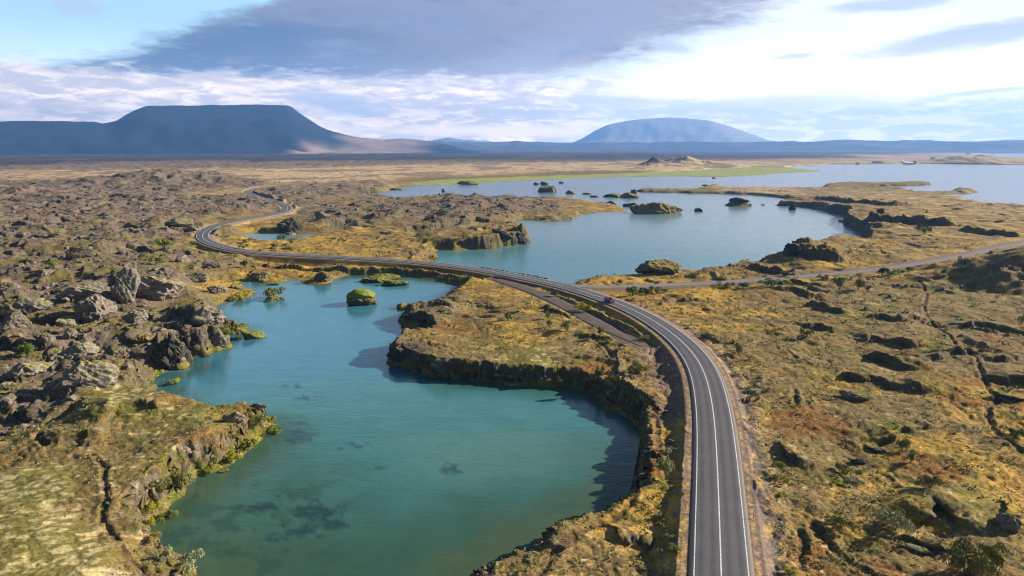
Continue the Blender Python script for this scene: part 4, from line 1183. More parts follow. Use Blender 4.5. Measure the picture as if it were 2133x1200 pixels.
ISLETS = [
 (755,638,66,34,'turf_rock','round islet with dark rock sides and a green turf cap in the turquoise lake',.8), (530,707,50,21,'mossy_rock','small mossy islet beside the left shore',.7),
 (571,629,44,13,'mossy_rock','little islet carrying a round willow bush',.8), (790,590,92,20,'mossy_rock','flat green islet close to the road embankment',.6), (822,597,62,13,'mossy_rock','lower front lobe of the flat green islet',.5),
 (569,594,26,6,'mossy_rock','tiny grassy scrap of land off the marsh',.5),
 (1366,447,114,26,'turf_rock','largest steep brown islet in the middle lake',.6), (1455,441,18,8,'dark_rock','tiny black rock right of the largest brown islet',.8),
 (1535,430,62,15,'turf_rock','dark islet with a stacked rock on top in the middle lake',.7), (1650,438,15,14,'dark_rock','black rock block off the eastern cliff',.9), (1750,462,8,4,'dark_rock','tiny black stone under the eastern cliff',.8),
 (1274,411,38,8,'turf_rock','low dark islet west of the long thin spit',.6), (1310,413,42,12,'turf_rock','low green islet touching the end of the thin spit',.6), (1320,403,14,9,'dark_rock','small rock tower on the end of the thin spit',.8),
 (1140,401,42,14,'mossy_rock','round green islet in the far lake',.7), (1134,386,18,8,'dark_rock','dark rock behind the round green islet',.8), (1117,385,12,5,'dark_rock','smallest rock of the pair behind the round green islet',.8),
 (1169,382,11,4,'dark_rock','lone tiny rock in the far lake',.8), (1189,404,24,8,'turf_rock','dark islet right of the round green islet',.7), (1222,405,20,4,'turf_rock','flat sliver of an islet in the far lake',.6),
 (1238,411,20,4,'turf_rock','thin islet off the golden point',.6), (924,400,8,7,'dark_rock','black rock near the western shore of the far lake',.8), (974,385,46,9,'mossy_rock','grassy islet against the green meadow shore',.5),
 (830,396,38,5,'turf_rock','low rocks at the western end of the far lake',.5), (1273,426,24,8,'dark_rock','dark rock between the golden point and the brown islet',.7), (1312,431,30,9,'dark_rock','low dark rock just behind the largest brown islet',.6),
 (1469,387,14,3,'turf_rock','flat dark rock off the thin spit in the far lake',.6), (1487,372,8,3,'dark_rock','tiny dot of rock before the bright meadow',.8), (989,404,8,3,'dark_rock','tiny rock off the lava point in the far lake',.8),
 (430,744,16,8,'turf_rock','wet mossy stone at the foot of the shore bluff',.8), (466,985,20,6,'turf_rock','brown stone in the water under the mossy headland',.8), (875,653,60,9,'mossy_rock','bright green spit of moss off the peninsula',.4),
]
for u, v, w, h, mat, lb, dr in ISLETS:
    o = rock('rock_islet', u, v, w, h, mat, lb, 'islet', dr, water=True, rug=.9, sink=.35, lo=.85 if u == 755 else .55)
    if (u, v) == (1535, 430):
        q, f = rock_mesh(91, 4); sc_ = o.dimensions.x
        c = mesh_np('rock_crown', q * np.array([.27, .2, .13]) * sc_ + np.array([.06, .02, .17]) * sc_, f, M['dark_rock'], o)
    if (u, v) == (755, 638):
        q, f = ICO[4]; q = q * (1 + .12 * n3(q + 5, .5, 3) + .08 * n3(q, .16, 5))[:, None]
        sz = o.dimensions
        mesh_np('turf_cap', q * np.array([sz.x * .43, sz.y * .43, sz.z * .26]) + np.array([-.03 * sz.x, 0, sz.z * .42]), f, M['leaf_lime'], o)

# boulders lining the causeway
g = np.random.default_rng(5)
base = None
for i in range(44):
    u = 995 + 143 * i / 43 + g.normal() * .8; v = np.interp(u, [997, 1067, 1137], [555, 565.5, 580.5]) - .3
    if base is None or i % 5 == 0:
        base = rock('boulder', u, v, 3.6 + 1.6 * g.random(), 3 + 1.0 * g.random(), 'dark_rock', 'black boulder in the row lining the lake side of the causeway', 'boulder', .9, 'black boulders lining the causeway')
    else:
        o = base.copy(); COL.objects.link(o)
        x, y, z = unproj(u, v, 4.0) + (4.0,)
        o.location = (x, y, min(max(ground_z(x, y), .2), 4.2)); o.rotation_euler = (g.random() * .5, g.random() * .5, g.random() * 6); k = .75 + .5 * g.random(); o.scale = (k, k, k)


# ------------------------------------------------------------------ shrubs
def leaves(seed, n, size, lobes=9, squash=.8, airy=.25):
    g = np.random.default_rng(seed)
    lc = g.normal(size=(lobes, 3)) * np.array([.42, .42, .22]); lc[:, 2] = np.abs(lc[:, 2]) * .9 + .30
    lr_ = .26 + .26 * g.random(lobes)
    k = g.integers(0, lobes, n)
    d = g.normal(size=(n, 3)); d /= np.linalg.norm(d, axis=1)[:, None]; d[:, 2] = np.abs(d[:, 2]) * .9 - .25
    rad = lr_[k] * (1 - airy * g.random(n) ** 1.2 + airy * .6 * (g.random(n) > .85))
    c = lc[k] + d * rad[:, None]; c[:, 2] = np.maximum(c[:, 2], .02)
    a = g.normal(size=(n, 3)) * .6 + d; a /= np.linalg.norm(a, axis=1)[:, None]
    t = np.cross(a, g.normal(size=(n, 3))); t /= np.linalg.norm(t, axis=1)[:, None]
    b = np.cross(a, t)
    s1 = size * (.6 + .8 * g.random(n))[:, None]
    q = np.stack([c - t * s1, c - b * s1 * .6, c + t * s1, c + b * s1 * .6], 1)
    m = np.percentile(np.abs(q[..., :2]), 96)
    q[..., :2] /= m; q[..., 2] /= np.percentile(q[..., 2], 97)
    return q.reshape(-1, 3), np.arange(n * 4).reshape(-1, 4)


def stems(seed):
    g = np.random.default_rng(seed + 50)
    vv, ff = [], []
    for i in range(7):
        a = g.random() * 6.28; l = .35 + .3 * g.random(); tip = np.array([math.cos(a) * l * .7, math.sin(a) * l * .7, .55 + .3 * g.random()])
        p0 = np.array([math.cos(a) * .04, math.sin(a) * .04, -.15])
        for (A, B, ra, rb) in ((p0, p0 * .5 + tip * .5 + [0, 0, .06], .035, .022), (p0 * .5 + tip * .5 + [0, 0, .06], tip, .022, .008)):
            dr = B - A; dr = dr / np.linalg.norm(dr); t = np.cross(dr, [.3, .5, .1]); t /= np.linalg.norm(t); b = np.cross(dr, t)
            bs = len(vv)
            for P_, r_ in ((A, ra), (B, rb)):
                for q in range(5):
                    th = q * 2 * math.pi / 5; vv.append(P_ + (t * math.cos(th) + b * math.sin(th)) * r_)
            for q in range(5): ff.append((bs + q, bs + (q + 1) % 5, bs + 5 + (q + 1) % 5, bs + 5 + q))
    return np.array(vv), np.array(ff)


BM = {}
def bush_meshes(kind, var, detail):
    key = (kind, var, detail)
    if key not in BM:
        n, sz = ((2600, .045), (1100, .075), (420, .12))[detail]
        v, f = leaves(100 + var * 7 + detail, n, sz, 8 + var * 2)
        o = mesh_np('foliage', v, f, M['leaf_' + kind], smooth_=False); a = o.data; bpy.data.objects.remove(o)
        v, f = stems(var); o = mesh_np('stem', v, f, M['bark']); b = o.data; bpy.data.objects.remove(o)
        BM[key] = (a, b)
    return BM[key]


def bush(u, v, w, h, kind, label, group=None, i=0, water=False):
    if water: x, y = unproj(u, v, .2); z = .1
    else: x, y, z = on_ground(u, v)
    k = px_scale(u, v, x, y, z)
    det = 0 if w > 28 else 1 if w > 13 else 2
    a, b = bush_meshes(kind, i % 3, det)
    t = bpy.data.objects.new('shrub', None); COL.objects.link(t)
    t.empty_display_size = .5
    r = math.hypot(x, y); W_ = w * k * .55
    x += x / r * W_ * .7; y += y / r * W_ * .7
    if not water: z = min(ground_z(x, y), z + 1.0)
    t.location = (x, y, z - .05)
    t.rotation_euler = (0, 0, (i * 2.4) % 6.28)
    dep = math.atan2(CAMZ - z, r)
    hh = max(h * k - W_ * .6 * math.sin(dep), h * k * .55)
    t.scale = (W_, W_ * .9, hh)
    tag(t, label, 'shrub', group)
    for nm, me in (('foliage', a), ('stem', b)):
        c = bpy.data.objects.new(nm, me); COL.objects.link(c); c.parent = t
    return t


B_ = [
 (2012,1215,92,78,'olive','largest grey-green willow at the lower right corner'), (2068,1195,56,56,'lime','yellow-green shrub leaning on the largest willow'), (1862,1113,58,48,'grey','silvery willow in the hollow left of the lichen mound'),
 (1868,1080,24,22,'lime','small yellow-green shrub behind the silvery willow'), (1752,1110,48,30,'olive','dark olive shrub left of the silvery willow'), (1936,1018,34,34,'olive','lone olive shrub on the rusty slope right of the hollow'),
 (1879,942,22,26,'lime','bright slim shrub under the dark ledge'), (1897,967,20,24,'green','lone green shrub casting a long shadow on golden grass'), (1620,976,22,14,'yellow','upper yellow shrub on the gully edge right of the road'),
 (1612,1003,18,12,'yellow','middle yellow shrub on the gully edge right of the road'), (1632,1011,20,20,'yellow','tall yellow shrub beside the middle one on the gully edge'), (1625,1038,22,10,'yellow','lower yellow shrub on the gully edge right of the road'),
 (1646,1203,34,18,'yellow','yellow shrub at the bottom edge right of the road'), (1752,990,34,22,'olive','olive shrub in the yellow hollow'), (1782,1008,34,14,'grey','pale low willow in the yellow hollow'), (1750,1012,26,10,'yellow','flat yellow shrub at the rim of the hollow'), (1795,986,20,10,'yellow','small yellow shrub above the pale low willow'),
 (2115,918,40,24,'green','green shrub on the right edge beside the footpath'), (1679,703,23,17,'lime','round shrub at the dark ledge high on the right heath'), (1538,740,22,22,'olive','lone olive shrub in the orange heath near the road'),
 (1470,708,32,12,'dark','low dark shrub on the verge of the road bend'), (1597,818,17,10,'lime','little green shrub in the middle of the right heath'), (1701,629,20,17,'lime','green shrub between the two dark ledges near the side road'),
 (1748,606,24,26,'olive','left one of the two tall olive shrubs below the side road'), (1788,606,20,26,'olive','right one of the two tall olive shrubs below the side road'), (1610,599,44,17,'green','wide green shrub under the side road'), (1637,594,20,9,'yellow','yellow shrub touching the wide green shrub'),
 (1548,601,17,13,'green','green shrub left of the wide one under the side road'), (1513,602,34,13,'lime','yellow-green shrub clump under the side road'), (1838,574,20,16,'dark','dark upright shrub on the edge of the side road'), (1856,575,17,11,'lime','first bright shrub right of the dark upright one'),
 (1871,571,18,10,'lime','second bright shrub right of the dark upright one'), (1893,566,24,9,'olive','low olive shrub row by the side road'), (1790,578,15,9,'yellow','small golden shrub by the side road'), (1711,585,22,10,'lime','lime shrub on the lower edge of the side road'),
 (1635,578,26,11,'green','green shrub on the upper edge of the side road'), (1505,585,20,9,'lime','lime shrub on the upper edge of the side road'), (1552,580,18,5,'orange','orange low shrub on the upper edge of the side road'), (2128,676,14,16,'yellow','lone yellow shrub at the right edge on the heath'),
 (2005,559,18,20,'olive','olive shrub where the side road passes the shaded hill'), (1965,573,8,10,'olive','small shrub at the foot of the shaded hill'), (1318,618,24,21,'green','dense round green bush near the junction'), (1343,615,34,15,'dark','dark bush next to the dense round one'),
 (1368,613,24,16,'lime','yellow-green bush at the end of the row near the junction'), (1386,612,18,9,'lime','flat lime bush at the right end of the row'), (1292,594,9,13,'olive','thin shrub between the lake and the side road'), (1217,652,32,20,'yellow','golden bush casting its shadow on the abandoned track'),
 (1157,619,14,12,'olive','small bush between the abandoned track and the road'), (1344,711,30,9,'lime','flat lime patch of shrub inside the bend'), (1180,693,25,25,'olive','olive shrub on the track side of the peninsula'), (1141,666,11,18,'lime','upper of the twin lime shrubs on the peninsula'),
 (1145,683,11,16,'lime','lower of the twin lime shrubs on the peninsula'), (1057,669,13,17,'lime','lone lime shrub in the middle of the peninsula'), (1250,706,12,19,'olive','slim shrub at the edge of the abandoned track'), (1269,719,22,9,'lime','flat lime shrub beside the slim one'),
 (1247,792,18,26,'olive','upright shrub above the southern cliff of the peninsula'), (1330,780,36,22,'olive','bushes in the shaded dip where the peninsula meets the road'), (1320,868,22,18,'olive','shrub hanging on the dark cliff over the lake'), (1050,799,40,12,'grey','pale shrubs at the foot of the southern cliff'),
 (1170,806,30,14,'olive','olive shrub at the right end of the southern cliff'), (1386,1005,34,50,'grey','tall grey-green willow between the lake and the road'), (1396,950,30,14,'grey','pale shrub behind the tall willow at the road ditch'), (1374,1082,20,13,'grey','pale shrub in the ditch below the tall willow'),
 (1402,1158,30,22,'lime','bright green shrub low in the road ditch'), (1396,1125,20,12,'grey','pale shrub above the bright one in the ditch'), (1422,1033,9,8,'lime','tiny lime shrub against the road embankment'), (1054,1120,22,13,'yellow','yellow shrub on the lip of the lower lake bank'),
 (1005,1152,24,12,'yellow','second yellow shrub lower on the lake bank'), (376,1034,46,46,'olive','big rounded willow under the left cliff'), (338,1048,42,36,'olive','green willow left of the big rounded one'), (318,1078,34,28,'yellow','bright yellow willow at the lake edge lower left'),
 (348,1084,32,28,'lime','yellow-green willow touching the water lower left'), (308,1104,26,24,'yellow','golden willow at the lowest corner of the cliff foot'), (344,1168,38,30,'grey','silver willow on the lower left bank'), (392,1205,50,38,'grey','silver willow spilling down at the bottom edge'), (322,1138,28,20,'gold','tan shrub above the silver willow'),
 (516,944,28,28,'lime','bright green willow at the headland waterline'), (484,968,30,24,'yellow','yellow-green willow below the rock wall of the headland'), (434,991,22,14,'lime','small lime willow at the foot of the rock wall'), (565,908,32,26,'lime','lime willows at the point of the headland'), (535,905,34,34,'olive','olive bush on the side of the headland point'),
 (560,880,24,20,'yellow','golden bush on the outermost point of the headland'), (237,577,20,16,'green','green bush left behind the pale pinnacle'), (113,563,15,17,'lime','lime bush in the brown flat of the left field'), (58,750,34,32,'green','round green bush among the lava at far left'), (20,603,20,14,'lime','faint lime bush at the left edge'),
 (342,520,34,22,'lime','lime bushes at the pale lay-by left of the bend'), (401,513,14,11,'green','round green bush on the outside of the sharp bend'), (330,548,28,16,'lime','low lime bush in the lava below the lay-by'), (511,560,14,16,'green','green bush on the slope below the road'), (406,740,28,14,'grey','pale yellow shrub at the foot of the grey bluff'),
 (322,785,36,16,'yellow','yellow shrub reaching into the cove at left'), (482,701,44,18,'olive','olive shrubs on the shore by the small round islet'), (502,627,40,16,'yellow','yellow shrubs on the low point by the marsh'), (585,498,18,17,'lime','lime willow standing in the small pond'), (600,498,14,8,'lime','low lime willow beside the one in the small pond'),
 (516,507,26,9,'lime','low lime shrubs on the near bank of the small pond'), (506,519,18,10,'green','green shrub by the road inside the bend'), (570,517,14,10,'lime','yellow-green shrub between the pond and the road'), (606,509,9,8,'lime','small lime shrub right of the pond'), (966,500,14,11,'lime','lime shrub on the grassy headland of the middle lake'),
 (1835,452,14,17,'dark','dark tall shrub on the bluff east of the middle lake'), (1815,462,12,8,'lime','lime shrub left below the dark tall one'), (1925,491,24,22,'green','green shrubs in the shaded dell east of the middle lake'), (1590,428,6,8,'lime','tiny shrub on the spit of the stacked islet'), (735,638,10,18,'dark','bare dark twigs at the left side of the round islet'),
]
for i, (u, v, w, h, kd, lb) in enumerate(B_):
    bush(u, v, w, h, kd, lb, None, i)
bush(571, 624, 42, 24, 'olive', 'round willow bush growing on the little islet', None, 1, True)
bush(367, 801, 24, 13, 'yellow', 'bright yellow-green tuft of willow in the water of the left cove', None, 2, True)


# ------------------------------------------------------------------ uncountable ground cover
def scatter(n, seed, r0, r1, accept):
    g = np.random.default_rng(seed)
    r = np.exp(g.random(n) * math.log(r1 / r0)) * r0; t = (g.random(n) * 2 - 1) * R(42)
    i = np.clip(np.log(r / R0) / EPS, 0, NR - 1).astype(int); j = np.clip((t + TH) / (2 * TH) * (NT - 1), 0, NT - 1).astype(int)
    k = accept(i, j, g)
    return r[k] * np.sin(t[k]), r[k] * np.cos(t[k]), H[i[k], j[k]], r[k], g, i[k], j[k]


def tufts(name, n, seed, kind, label, acc, smin, smax, r1=420):
    x, y, z, r, g, _, _ = scatter(n, seed, 72, r1, acc)
    m = len(x); Lf = 7
    s = (smin + (smax - smin) * g.random(m) ** 2) * np.sqrt(r / 110)
    c = np.stack([x, y, z], 1)[:, None] + g.normal(size=(m, Lf, 3)) * s[:, None, None] * np.array([.42, .42, .16]) + np.array([0, 0, .22]) * s[:, None, None]
    d = g.normal(size=(m, Lf, 3)); d[..., 2] = np.abs(d[..., 2]) + .3; d /= np.linalg.norm(d, axis=-1)[..., None]
    t = np.cross(d, g.normal(size=(m, Lf, 3))); t /= np.linalg.norm(t, axis=-1)[..., None]; b = np.cross(d, t)
    q = s[:, None, None] * .26
    v = np.stack([c - t * q, c - b * q * .7, c + t * q, c + b * q * .7], 2).reshape(-1, 3)
    o = mesh_np(name, v, np.arange(len(v)).reshape(-1, 4), M['leaf_' + kind], smooth_=False)
    tag(o, label, 'ground cover', None, 'stuff')


def heathy(th, sd_):
    def f(i, j, g):
        nz = fbm(X[i, j], Y[i, j], 9, 3, sd_, .6)
        return (S[i, j] > .6) & (RD[i, j] > 7) & (SDD[i, j] > 4.5) & (TD[i, j] > 4) & (LM[i, j] < .55) & (SLOPE[i, j] < 1.3) & (MOSS[i, j] < .35 + .5 * g.random(len(i))) & (nz + .25 * g.random(len(i)) > th)
    return f
tufts('dwarf_shrubs', 18000, 21, 'olive', 'knee-high olive dwarf shrubs covering the heath', heathy(.10, 301), .25, .95)
tufts('dark_heather', 5000, 22, 'dark', 'dark low heather scattered over the heath', heathy(.22, 311), .25, .85)
tufts('dry_grass', 50000, 23, 'grey', 'pale dry grass tufts scattered over the heath', heathy(.15, 321), .15, .5, 260)
tufts('yellow_scrub', 26000, 24, 'gold', 'yellow autumn scrub in patches on the heath', heathy(.42, 331), .25, .7)
tufts('shore_scrub', 60000, 25, 'lime', 'lush green scrub fringing the lake shores', lambda i, j, g: (S[i, j] > .2) & (S[i, j] < 4.5) & (H[i, j] < 2.2) & (fbm(X[i, j], Y[i, j], 12, 2, 341) > -.1), .3, 1.1, 600)


def rubble():
    def acc(i, j, g):
        return (S[i, j] > .3) & (RD[i, j] > 9) & (SDD[i, j] > 6) & (TD[i, j] > 6) & (LM[i, j] * (.4 + .6 * L[i, j]) > .35 + .3 * g.random(len(i)))
    x, y, z, r, g, i, j = scatter(16000, 31, 85, 1300, acc)
    m = len(x); v0, f0 = ICO[1]
    s = (.20 + .8 * g.random(m) ** 5) * (r / 130) ** .42
    v = v0[None] * (1 + .28 * g.normal(size=(m, len(v0), 1))) * s[:, None, None] * (np.array([1, 1, .75]) * (.7 + .6 * g.random((m, 1, 3))))
    a = g.random(m) * 6.28; ca, sa = np.cos(a)[:, None], np.sin(a)[:, None]
    v = np.stack([v[..., 0] * ca - v[..., 1] * sa + x[:, None], v[..., 0] * sa + v[..., 1] * ca + y[:, None], v[..., 2] + z[:, None] + s[:, None] * .15], -1)
    f = f0[None] + (np.arange(m) * len(v0))[:, None, None]
    o = mesh_np('lava_rubble', v.reshape(-1, 3), f.reshape(-1, 3), M['lava_rock'], smooth_=False)
    tag(o, 'loose grey brown lava rubble strewn over the lava field', 'rubble', None, 'stuff')
rubble()


# ------------------------------------------------------------------ small built things
def boxes(lst):
    """lst of (x0,x1,y0,y1,z0,z1) -> verts, faces"""
    vv, ff = [], []
    for x0, x1, y0, y1, z0, z1 in lst:
        b = len(vv)
        vv += [(x0, y0, z0), (x1, y0, z0), (x1, y1, z0), (x0, y1, z0), (x0, y0, z1), (x1, y0, z1), (x1, y1, z1), (x0, y1, z1)]
        ff += [(b + 3, b + 2, b + 1, b), (b + 4, b + 5, b + 6, b + 7), (b, b + 1, b + 5, b + 4), (b + 1, b + 2, b + 6, b + 5), (b + 2, b + 3, b + 7, b + 6), (b + 3, b, b + 4, b + 7)]
    return vv, ff


def mesh_any(name, vv, ff, mat, parent=None, bev=0, smooth_=False):
    me = bpy.data.meshes.new(name); me.from_pydata([tuple(map(float, p)) for p in vv], [], [tuple(map(int, q)) for q in ff]); me.update()
    if smooth_:
        for p in me.polygons: p.use_smooth = True
    me.materials.append(mat)
    o = bpy.data.objects.new(name, me); COL.objects.link(o)
    if parent: o.parent = parent
    if bev:
        b = o.modifiers.new('bevel', 'BEVEL'); b.width = bev; b.segments = 2
    return o


def empty(name, loc, rz, label, cat, group=None):
    o = bpy.data.objects.new(name, None); COL.objects.link(o)
    o.location = loc; o.rotation_euler = (0, 0, rz); o.empty_display_size = .5
    return tag(o, label, cat, group)


def cyl(r0, r1, z0, z1, n=12):
    vv = [(r * math.cos(i * 2 * math.pi / n), r * math.sin(i * 2 * math.pi / n), z) for r, z in ((r0, z0), (r1, z1)) for i in range(n)]
    ff = [(i, (i + 1) % n, n + (i + 1) % n, n + i) for i in range(n)] + [tuple(range(n))[::-1], tuple(range(n, 2 * n))]
    return vv, ff


M['car_paint'] = principled('car_paint', None, .28, .6, (.19, .024, .070), .1)
M['car_glass'] = principled('car_glass', None, .08, .6, (.012, .014, .018))
M['rubber'] = principled('rubber', None, .8, .2, (.015, .015, .016))
M['alloy'] = principled('alloy', None, .35, .5, (.45, .45, .47), .8)
M['lamp'] = principled('lamp_glass', None, .15, .6, (.85, .87, .9))
M['tail'] = principled('tail_lamp', None, .25, .5, (.35, .01, .01))
M['plate'] = principled('number_plate', None, .5, .4, (.8, .8, .8))
M['post_orange'] = principled('post_orange', lambda nb, b: nb.l.new(nb.mix(nb.noise(wpos(nb), 8, 2), (.75, .22, .02), (.85, .30, .03)), b.inputs['Base Color']), .5, .3)
M['post_yellow'] = principled('post_yellow', lambda nb, b: nb.l.new(nb.mix(nb.noise(wpos(nb), 8, 2), (.78, .62, .35), (.85, .72, .45)), b.inputs['Base Color']), .5, .3)
M['reflector'] = principled('reflector', None, .3, .5, (.85, .86, .88))
M['wall_white'] = principled('wall_white', lambda nb, b: nb.l.new(nb.mix(nb.noise(wpos(nb), .3, 3), (.72, .72, .72), (.82, .82, .80)), b.inputs['Base Color']), .8, .2)
M['roof_white'] = principled('roof_white', None, .5, .3, (.80, .82, .85))
M['roof_dark'] = principled('roof_dark', None, .6, .3, (.06, .05, .06))
M['roof_red'] = principled('roof_red', None, .6, .3, (.22, .06, .05))
M['bale'] = principled('bale_wrap', None, .5, .3, (.80, .82, .80))


def car():
    x, y = unproj(1264, 629, 4.5)
    k = int(np.argmin(np.hypot(ROAD[:, 0] - x, ROAD[:, 1] - y)))
    d = ROAD[k - 1, :2] - ROAD[k + 1, :2]; d /= np.linalg.norm(d)      # driving towards the camera
    nx, ny = d[1], -d[0]                                                # its right-hand side
    p = ROAD[k] + np.array([nx * 1.55, ny * 1.55, 0.03])
    t = empty('car', tuple(p), math.atan2(d[1], d[0]), 'maroon family car driving on the road towards the camera', 'car')
    t.scale = (1.07, 1.07, 1.07)
    # side profile (x forward, z up) with half width per point: lower body then cabin
    lower = [(-2.2, .38, .80), (-2.25, .62, .86), (-2.2, .92, .86), (-1.9, 1.0, .86), (.95, 1.02, .88), (1.6, .94, .86), (2.1, .80, .80), (2.24, .58, .76), (2.2, .34, .74), (0, .26, .84)]
    n = len(lower)
    vv = []
    for sgn, f_ in ((-1, 1.0), (-1, .0), (1, .0), (1, 1.0)):
        for (a, z, w) in lower:
            vv.append((a * (1 if f_ else .985), sgn * (w if f_ else w * .82), z + (0 if f_ else (.035 if z > .7 else -.02))))
    ff = []
    for r in range(3):
        for i in range(n):
            j = (i + 1) % n; ff.append((r * n + i, r * n + j, (r + 1) * n + j, (r + 1) * n + i))
    ff += [tuple(range(n))[::-1], tuple(range(3 * n, 4 * n))]
    mesh_any('body', vv, ff, M['car_paint'], t, .05)
    cab = [(-2.02, .98, .78), (-1.55, 1.46, .64), (-.3, 1.56, .64), (.25, 1.50, .63), (1.05, 1.0, .76)]
    def cabin(sc_, dz, rng_): return None
    m = len(cab)
    vv = [(a, s_ * w, z) for s_ in (-1, 1) for a, z, w in cab]
    ff = [(i, i + 1, m + i + 1, m + i) for i in range(m - 1)] + [tuple(range(m)), tuple(range(2 * m - 1, m - 1, -1))]
    mesh_any('cabin', vv, ff, M['car_glass'], t, .03)
    roof = [(-1.62, 1.475, .635), (-.3, 1.585, .645), (.28, 1.52, .635)]
    vv = [(a, s_ * w, z + dz) for dz in (0, .03) for s_ in (-1, 1) for a, z, w in roof]
    ff = [(6, 7, 10, 9), (7, 8, 11, 10), (0, 3, 4, 1), (1, 4, 5, 2), (0, 1, 7, 6), (1, 2, 8, 7), (3, 9, 10, 4), (4, 10, 11, 5), (0, 6, 9, 3), (2, 5, 11, 8)]
    mesh_any('roof', vv, ff, M['car_paint'], t)
    for s_ in (-1, 1):                                                 # pillars
        vv, ff = boxes([(-.55, -.45, s_ * .70 - .02, s_ * .70 + .02, 1.0, 1.5)]); mesh_any('door_pillar', vv, ff, M['car_paint'], t)
        vv, ff = boxes([(.62, .78, s_ * .92 - .09, s_ * .92 + .09, 1.0, 1.14)]); mesh_any('wing_mirror', vv, ff, M['car_paint'], t, .03)
        vv, ff = boxes([(2.10, 2.235, s_ * .60 - .17, s_ * .60 + .17, .62, .78)]); mesh_any('headlight', vv, ff, M['lamp'], t, .03)
        vv, ff = boxes([(-2.27, -2.18, s_ * .68 - .13, s_ * .68 + .13, .70, .92)]); mesh_any('tail_light', vv, ff, M['tail'], t, .02)
        for a in (-1.35, 1.38):
            vv, ff = cyl(.33, .33, -.11, .11, 24)
            w_ = mesh_any('wheel', vv, ff, M['rubber'], t, .03, False)
            w_.location = (a, s_ * .78, .33); w_.rotation_euler = (math.pi / 2, 0, 0)
            vv, ff = cyl(.21, .21, -.125, .125, 16); mesh_any('rim', vv, ff, M['alloy'], w_)
    vv, ff = boxes([(2.20, 2.262, -.26, .26, .44, .55)]); mesh_any('number_plate', vv, ff, M['plate'], t)
    vv, ff = boxes([(2.16, 2.258, -.48, .48, .60, .70)]); mesh_any('grille', vv, ff, M['rubber'], t)
car()


def post(x, y, z, mat, label, group='roadside marker posts'):
    t = empty('marker_post', (x, y, z), 0, label, 'post', group)
    vv, ff = boxes([(-.06, .06, -.03, .03, -.1, 1.0)]); mesh_any('post', vv, ff, M[mat], t, .01)
    vv, ff = boxes([(-.045, .045, -.036, .036, .78, .90)]); mesh_any('reflector', vv, ff, M['reflector'], t)
    return t


for u, v, mt, lb in [(1431, 1082, 'post_orange', 'orange marker post on the left verge at the bottom of the road'), (1561, 1093, 'post_orange', 'orange marker post on the right verge, its shadow crossing the edge line'),
        (1192, 612, 'post_yellow', 'pale marker post on the lake-side verge opposite the junction'), (1239, 605, 'post_yellow', 'pale marker post at the corner of the junction'),
        (1001, 566, 'post_yellow', 'pale marker post on the causeway verge'), (826, 547, 'post_yellow', 'pale marker post above the flat green islet'), (660, 535.5, 'post_yellow', 'pale marker post below the grassy flat right of the bend'),
        (685, 531.5, 'post_yellow', 'pale marker post on the far verge by the grassy flat'), (545, 524, 'post_yellow', 'pale marker post on the far verge inside the bend'), (515, 526.5, 'post_yellow', 'pale marker post on the near verge after the bend'),
        (432, 513.5, 'post_yellow', 'pale marker post on the outside of the sharp bend')]:
    x, y = unproj(u, v, 4.5)
    k = int(np.argmin(np.hypot(ROAD[:, 0] - x, ROAD[:, 1] - y)))
    d = ROAD[min(k + 1, len(ROAD) - 1), :2] - ROAD[k - 1, :2]; d /= np.linalg.norm(d); nn = np.array([d[1], -d[0]])
    sgn = 1 if (np.array([x, y]) - ROAD[k, :2]) @ nn > 0 else -1
    q = ROAD[k, :2] + nn * sgn * 4.7
    post(q[0], q[1], ground_z(q[0], q[1]) - .02, mt, lb)


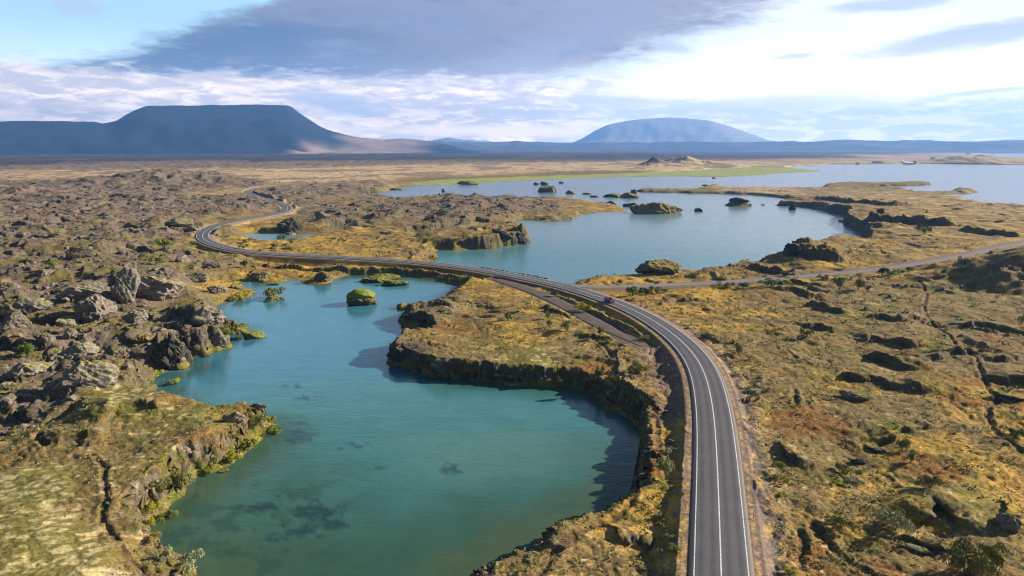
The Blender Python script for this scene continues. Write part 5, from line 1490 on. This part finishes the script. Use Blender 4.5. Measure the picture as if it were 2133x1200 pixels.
def house(name, u, v, Lx, Ly, hw, hr, rz, roofm, label, cat):
    x, y = unproj(u, v, 2.0); z = max(ground_z(x, y), .5) - .3
    t = empty(name, (x, y, z), rz, label, cat)
    vv = [(-Lx, -Ly, 0), (Lx, -Ly, 0), (Lx, Ly, 0), (-Lx, Ly, 0), (-Lx, -Ly, hw), (Lx, -Ly, hw), (Lx, Ly, hw), (-Lx, Ly, hw), (-Lx, 0, hr), (Lx, 0, hr)]
    mesh_any('wall', vv, [(0, 1, 5, 4), (2, 3, 7, 6), (1, 2, 6, 9, 5), (3, 0, 4, 8, 7), (3, 2, 1, 0)], M['wall_white'], t)
    a, b, e = Lx + .5, Ly + .6, .35
    vv = [(-a, -b, hw - .2), (a, -b, hw - .2), (a, 0, hr + .15), (-a, 0, hr + .15), (-a, b, hw - .2), (a, b, hw - .2)]
    vv += [(p, q, r + e) for p, q, r in vv]
    mesh_any('roof', vv, [(0, 3, 2, 1), (3, 4, 5, 2), (6, 7, 8, 9), (9, 8, 11, 10), (0, 1, 7, 6), (4, 10, 11, 5), (0, 6, 9, 3), (3, 9, 10, 4), (1, 2, 8, 7), (2, 5, 11, 8)], M[roofm], t)
    for q in np.linspace(-Lx * .7, Lx * .7, 4):
        c, d = boxes([(q - .8, q + .8, -Ly - .06, -Ly + .05, hw * .45, hw * .8)]); mesh_any('window', c, d, M['car_glass'], t)
    c, d = boxes([(Lx * .1, Lx * .1 + 1.6, -Ly - .08, -Ly + .04, 0, hw * .7)]); mesh_any('door', c, d, M['roof_dark'], t)


house('barn', 1892, 341.3, 16, 6, 4.5, 8.5, .1, 'roof_white', 'long white barn on the far shore left of the green hills', 'barn')
house('barn', 1880, 339.6, 8, 5, 4, 7.5, .9, 'roof_white', 'small white barn behind the long one', 'barn')
house('farmhouse', 1903, 340.4, 7, 5, 5, 8.5, -.3, 'roof_red', 'white farmhouse with a red roof at the right end of the farmyard', 'house')
house('shed', 1827, 340.0, 17, 5, 3, 5, .0, 'roof_dark', 'long low grey shed on the far shore left of the farm', 'shed')
house('hut', 1786, 341.5, 5, 4, 3.5, 6, .2, 'roof_dark', 'tiny dark-roofed hut on the far shore', 'hut')
house('farmhouse', 1943, 332.5, 9, 6, 7, 12, .2, 'roof_dark', 'white farmhouse with a dark roof on the shoulder of the green hill', 'house')
house('farmhouse', 2016, 321.8, 16, 9, 10, 17, .2, 'roof_dark', 'dark-roofed farm in the distance beside the farthest water', 'house')

bale0 = None
for u, v in [(1416, 360.5), (1433, 357), (1464, 357.5), (1474, 359), (1500, 360), (1525, 355.3), (1532, 360), (1550, 357), (1566, 355), (1580, 354), (1596, 353.4), (1450, 361.5), (1612, 355)]:
    x, y = unproj(u, v, 1.0)
    if bale0 is None:
        vv, ff = cyl(.9, .9, -.85, .85, 14)
        bale0 = o = mesh_any('hay_bale', vv, ff, M['bale'], None, .12)
        tag(o, 'white wrapped hay bale on the bright green meadow', 'hay bale', 'white hay bales scattered on the meadow')
    else:
        o = bale0.copy(); COL.objects.link(o)
    o.location = (x, y, ground_z(x, y) + .8); o.rotation_euler = (math.pi / 2, 0, u % 3)
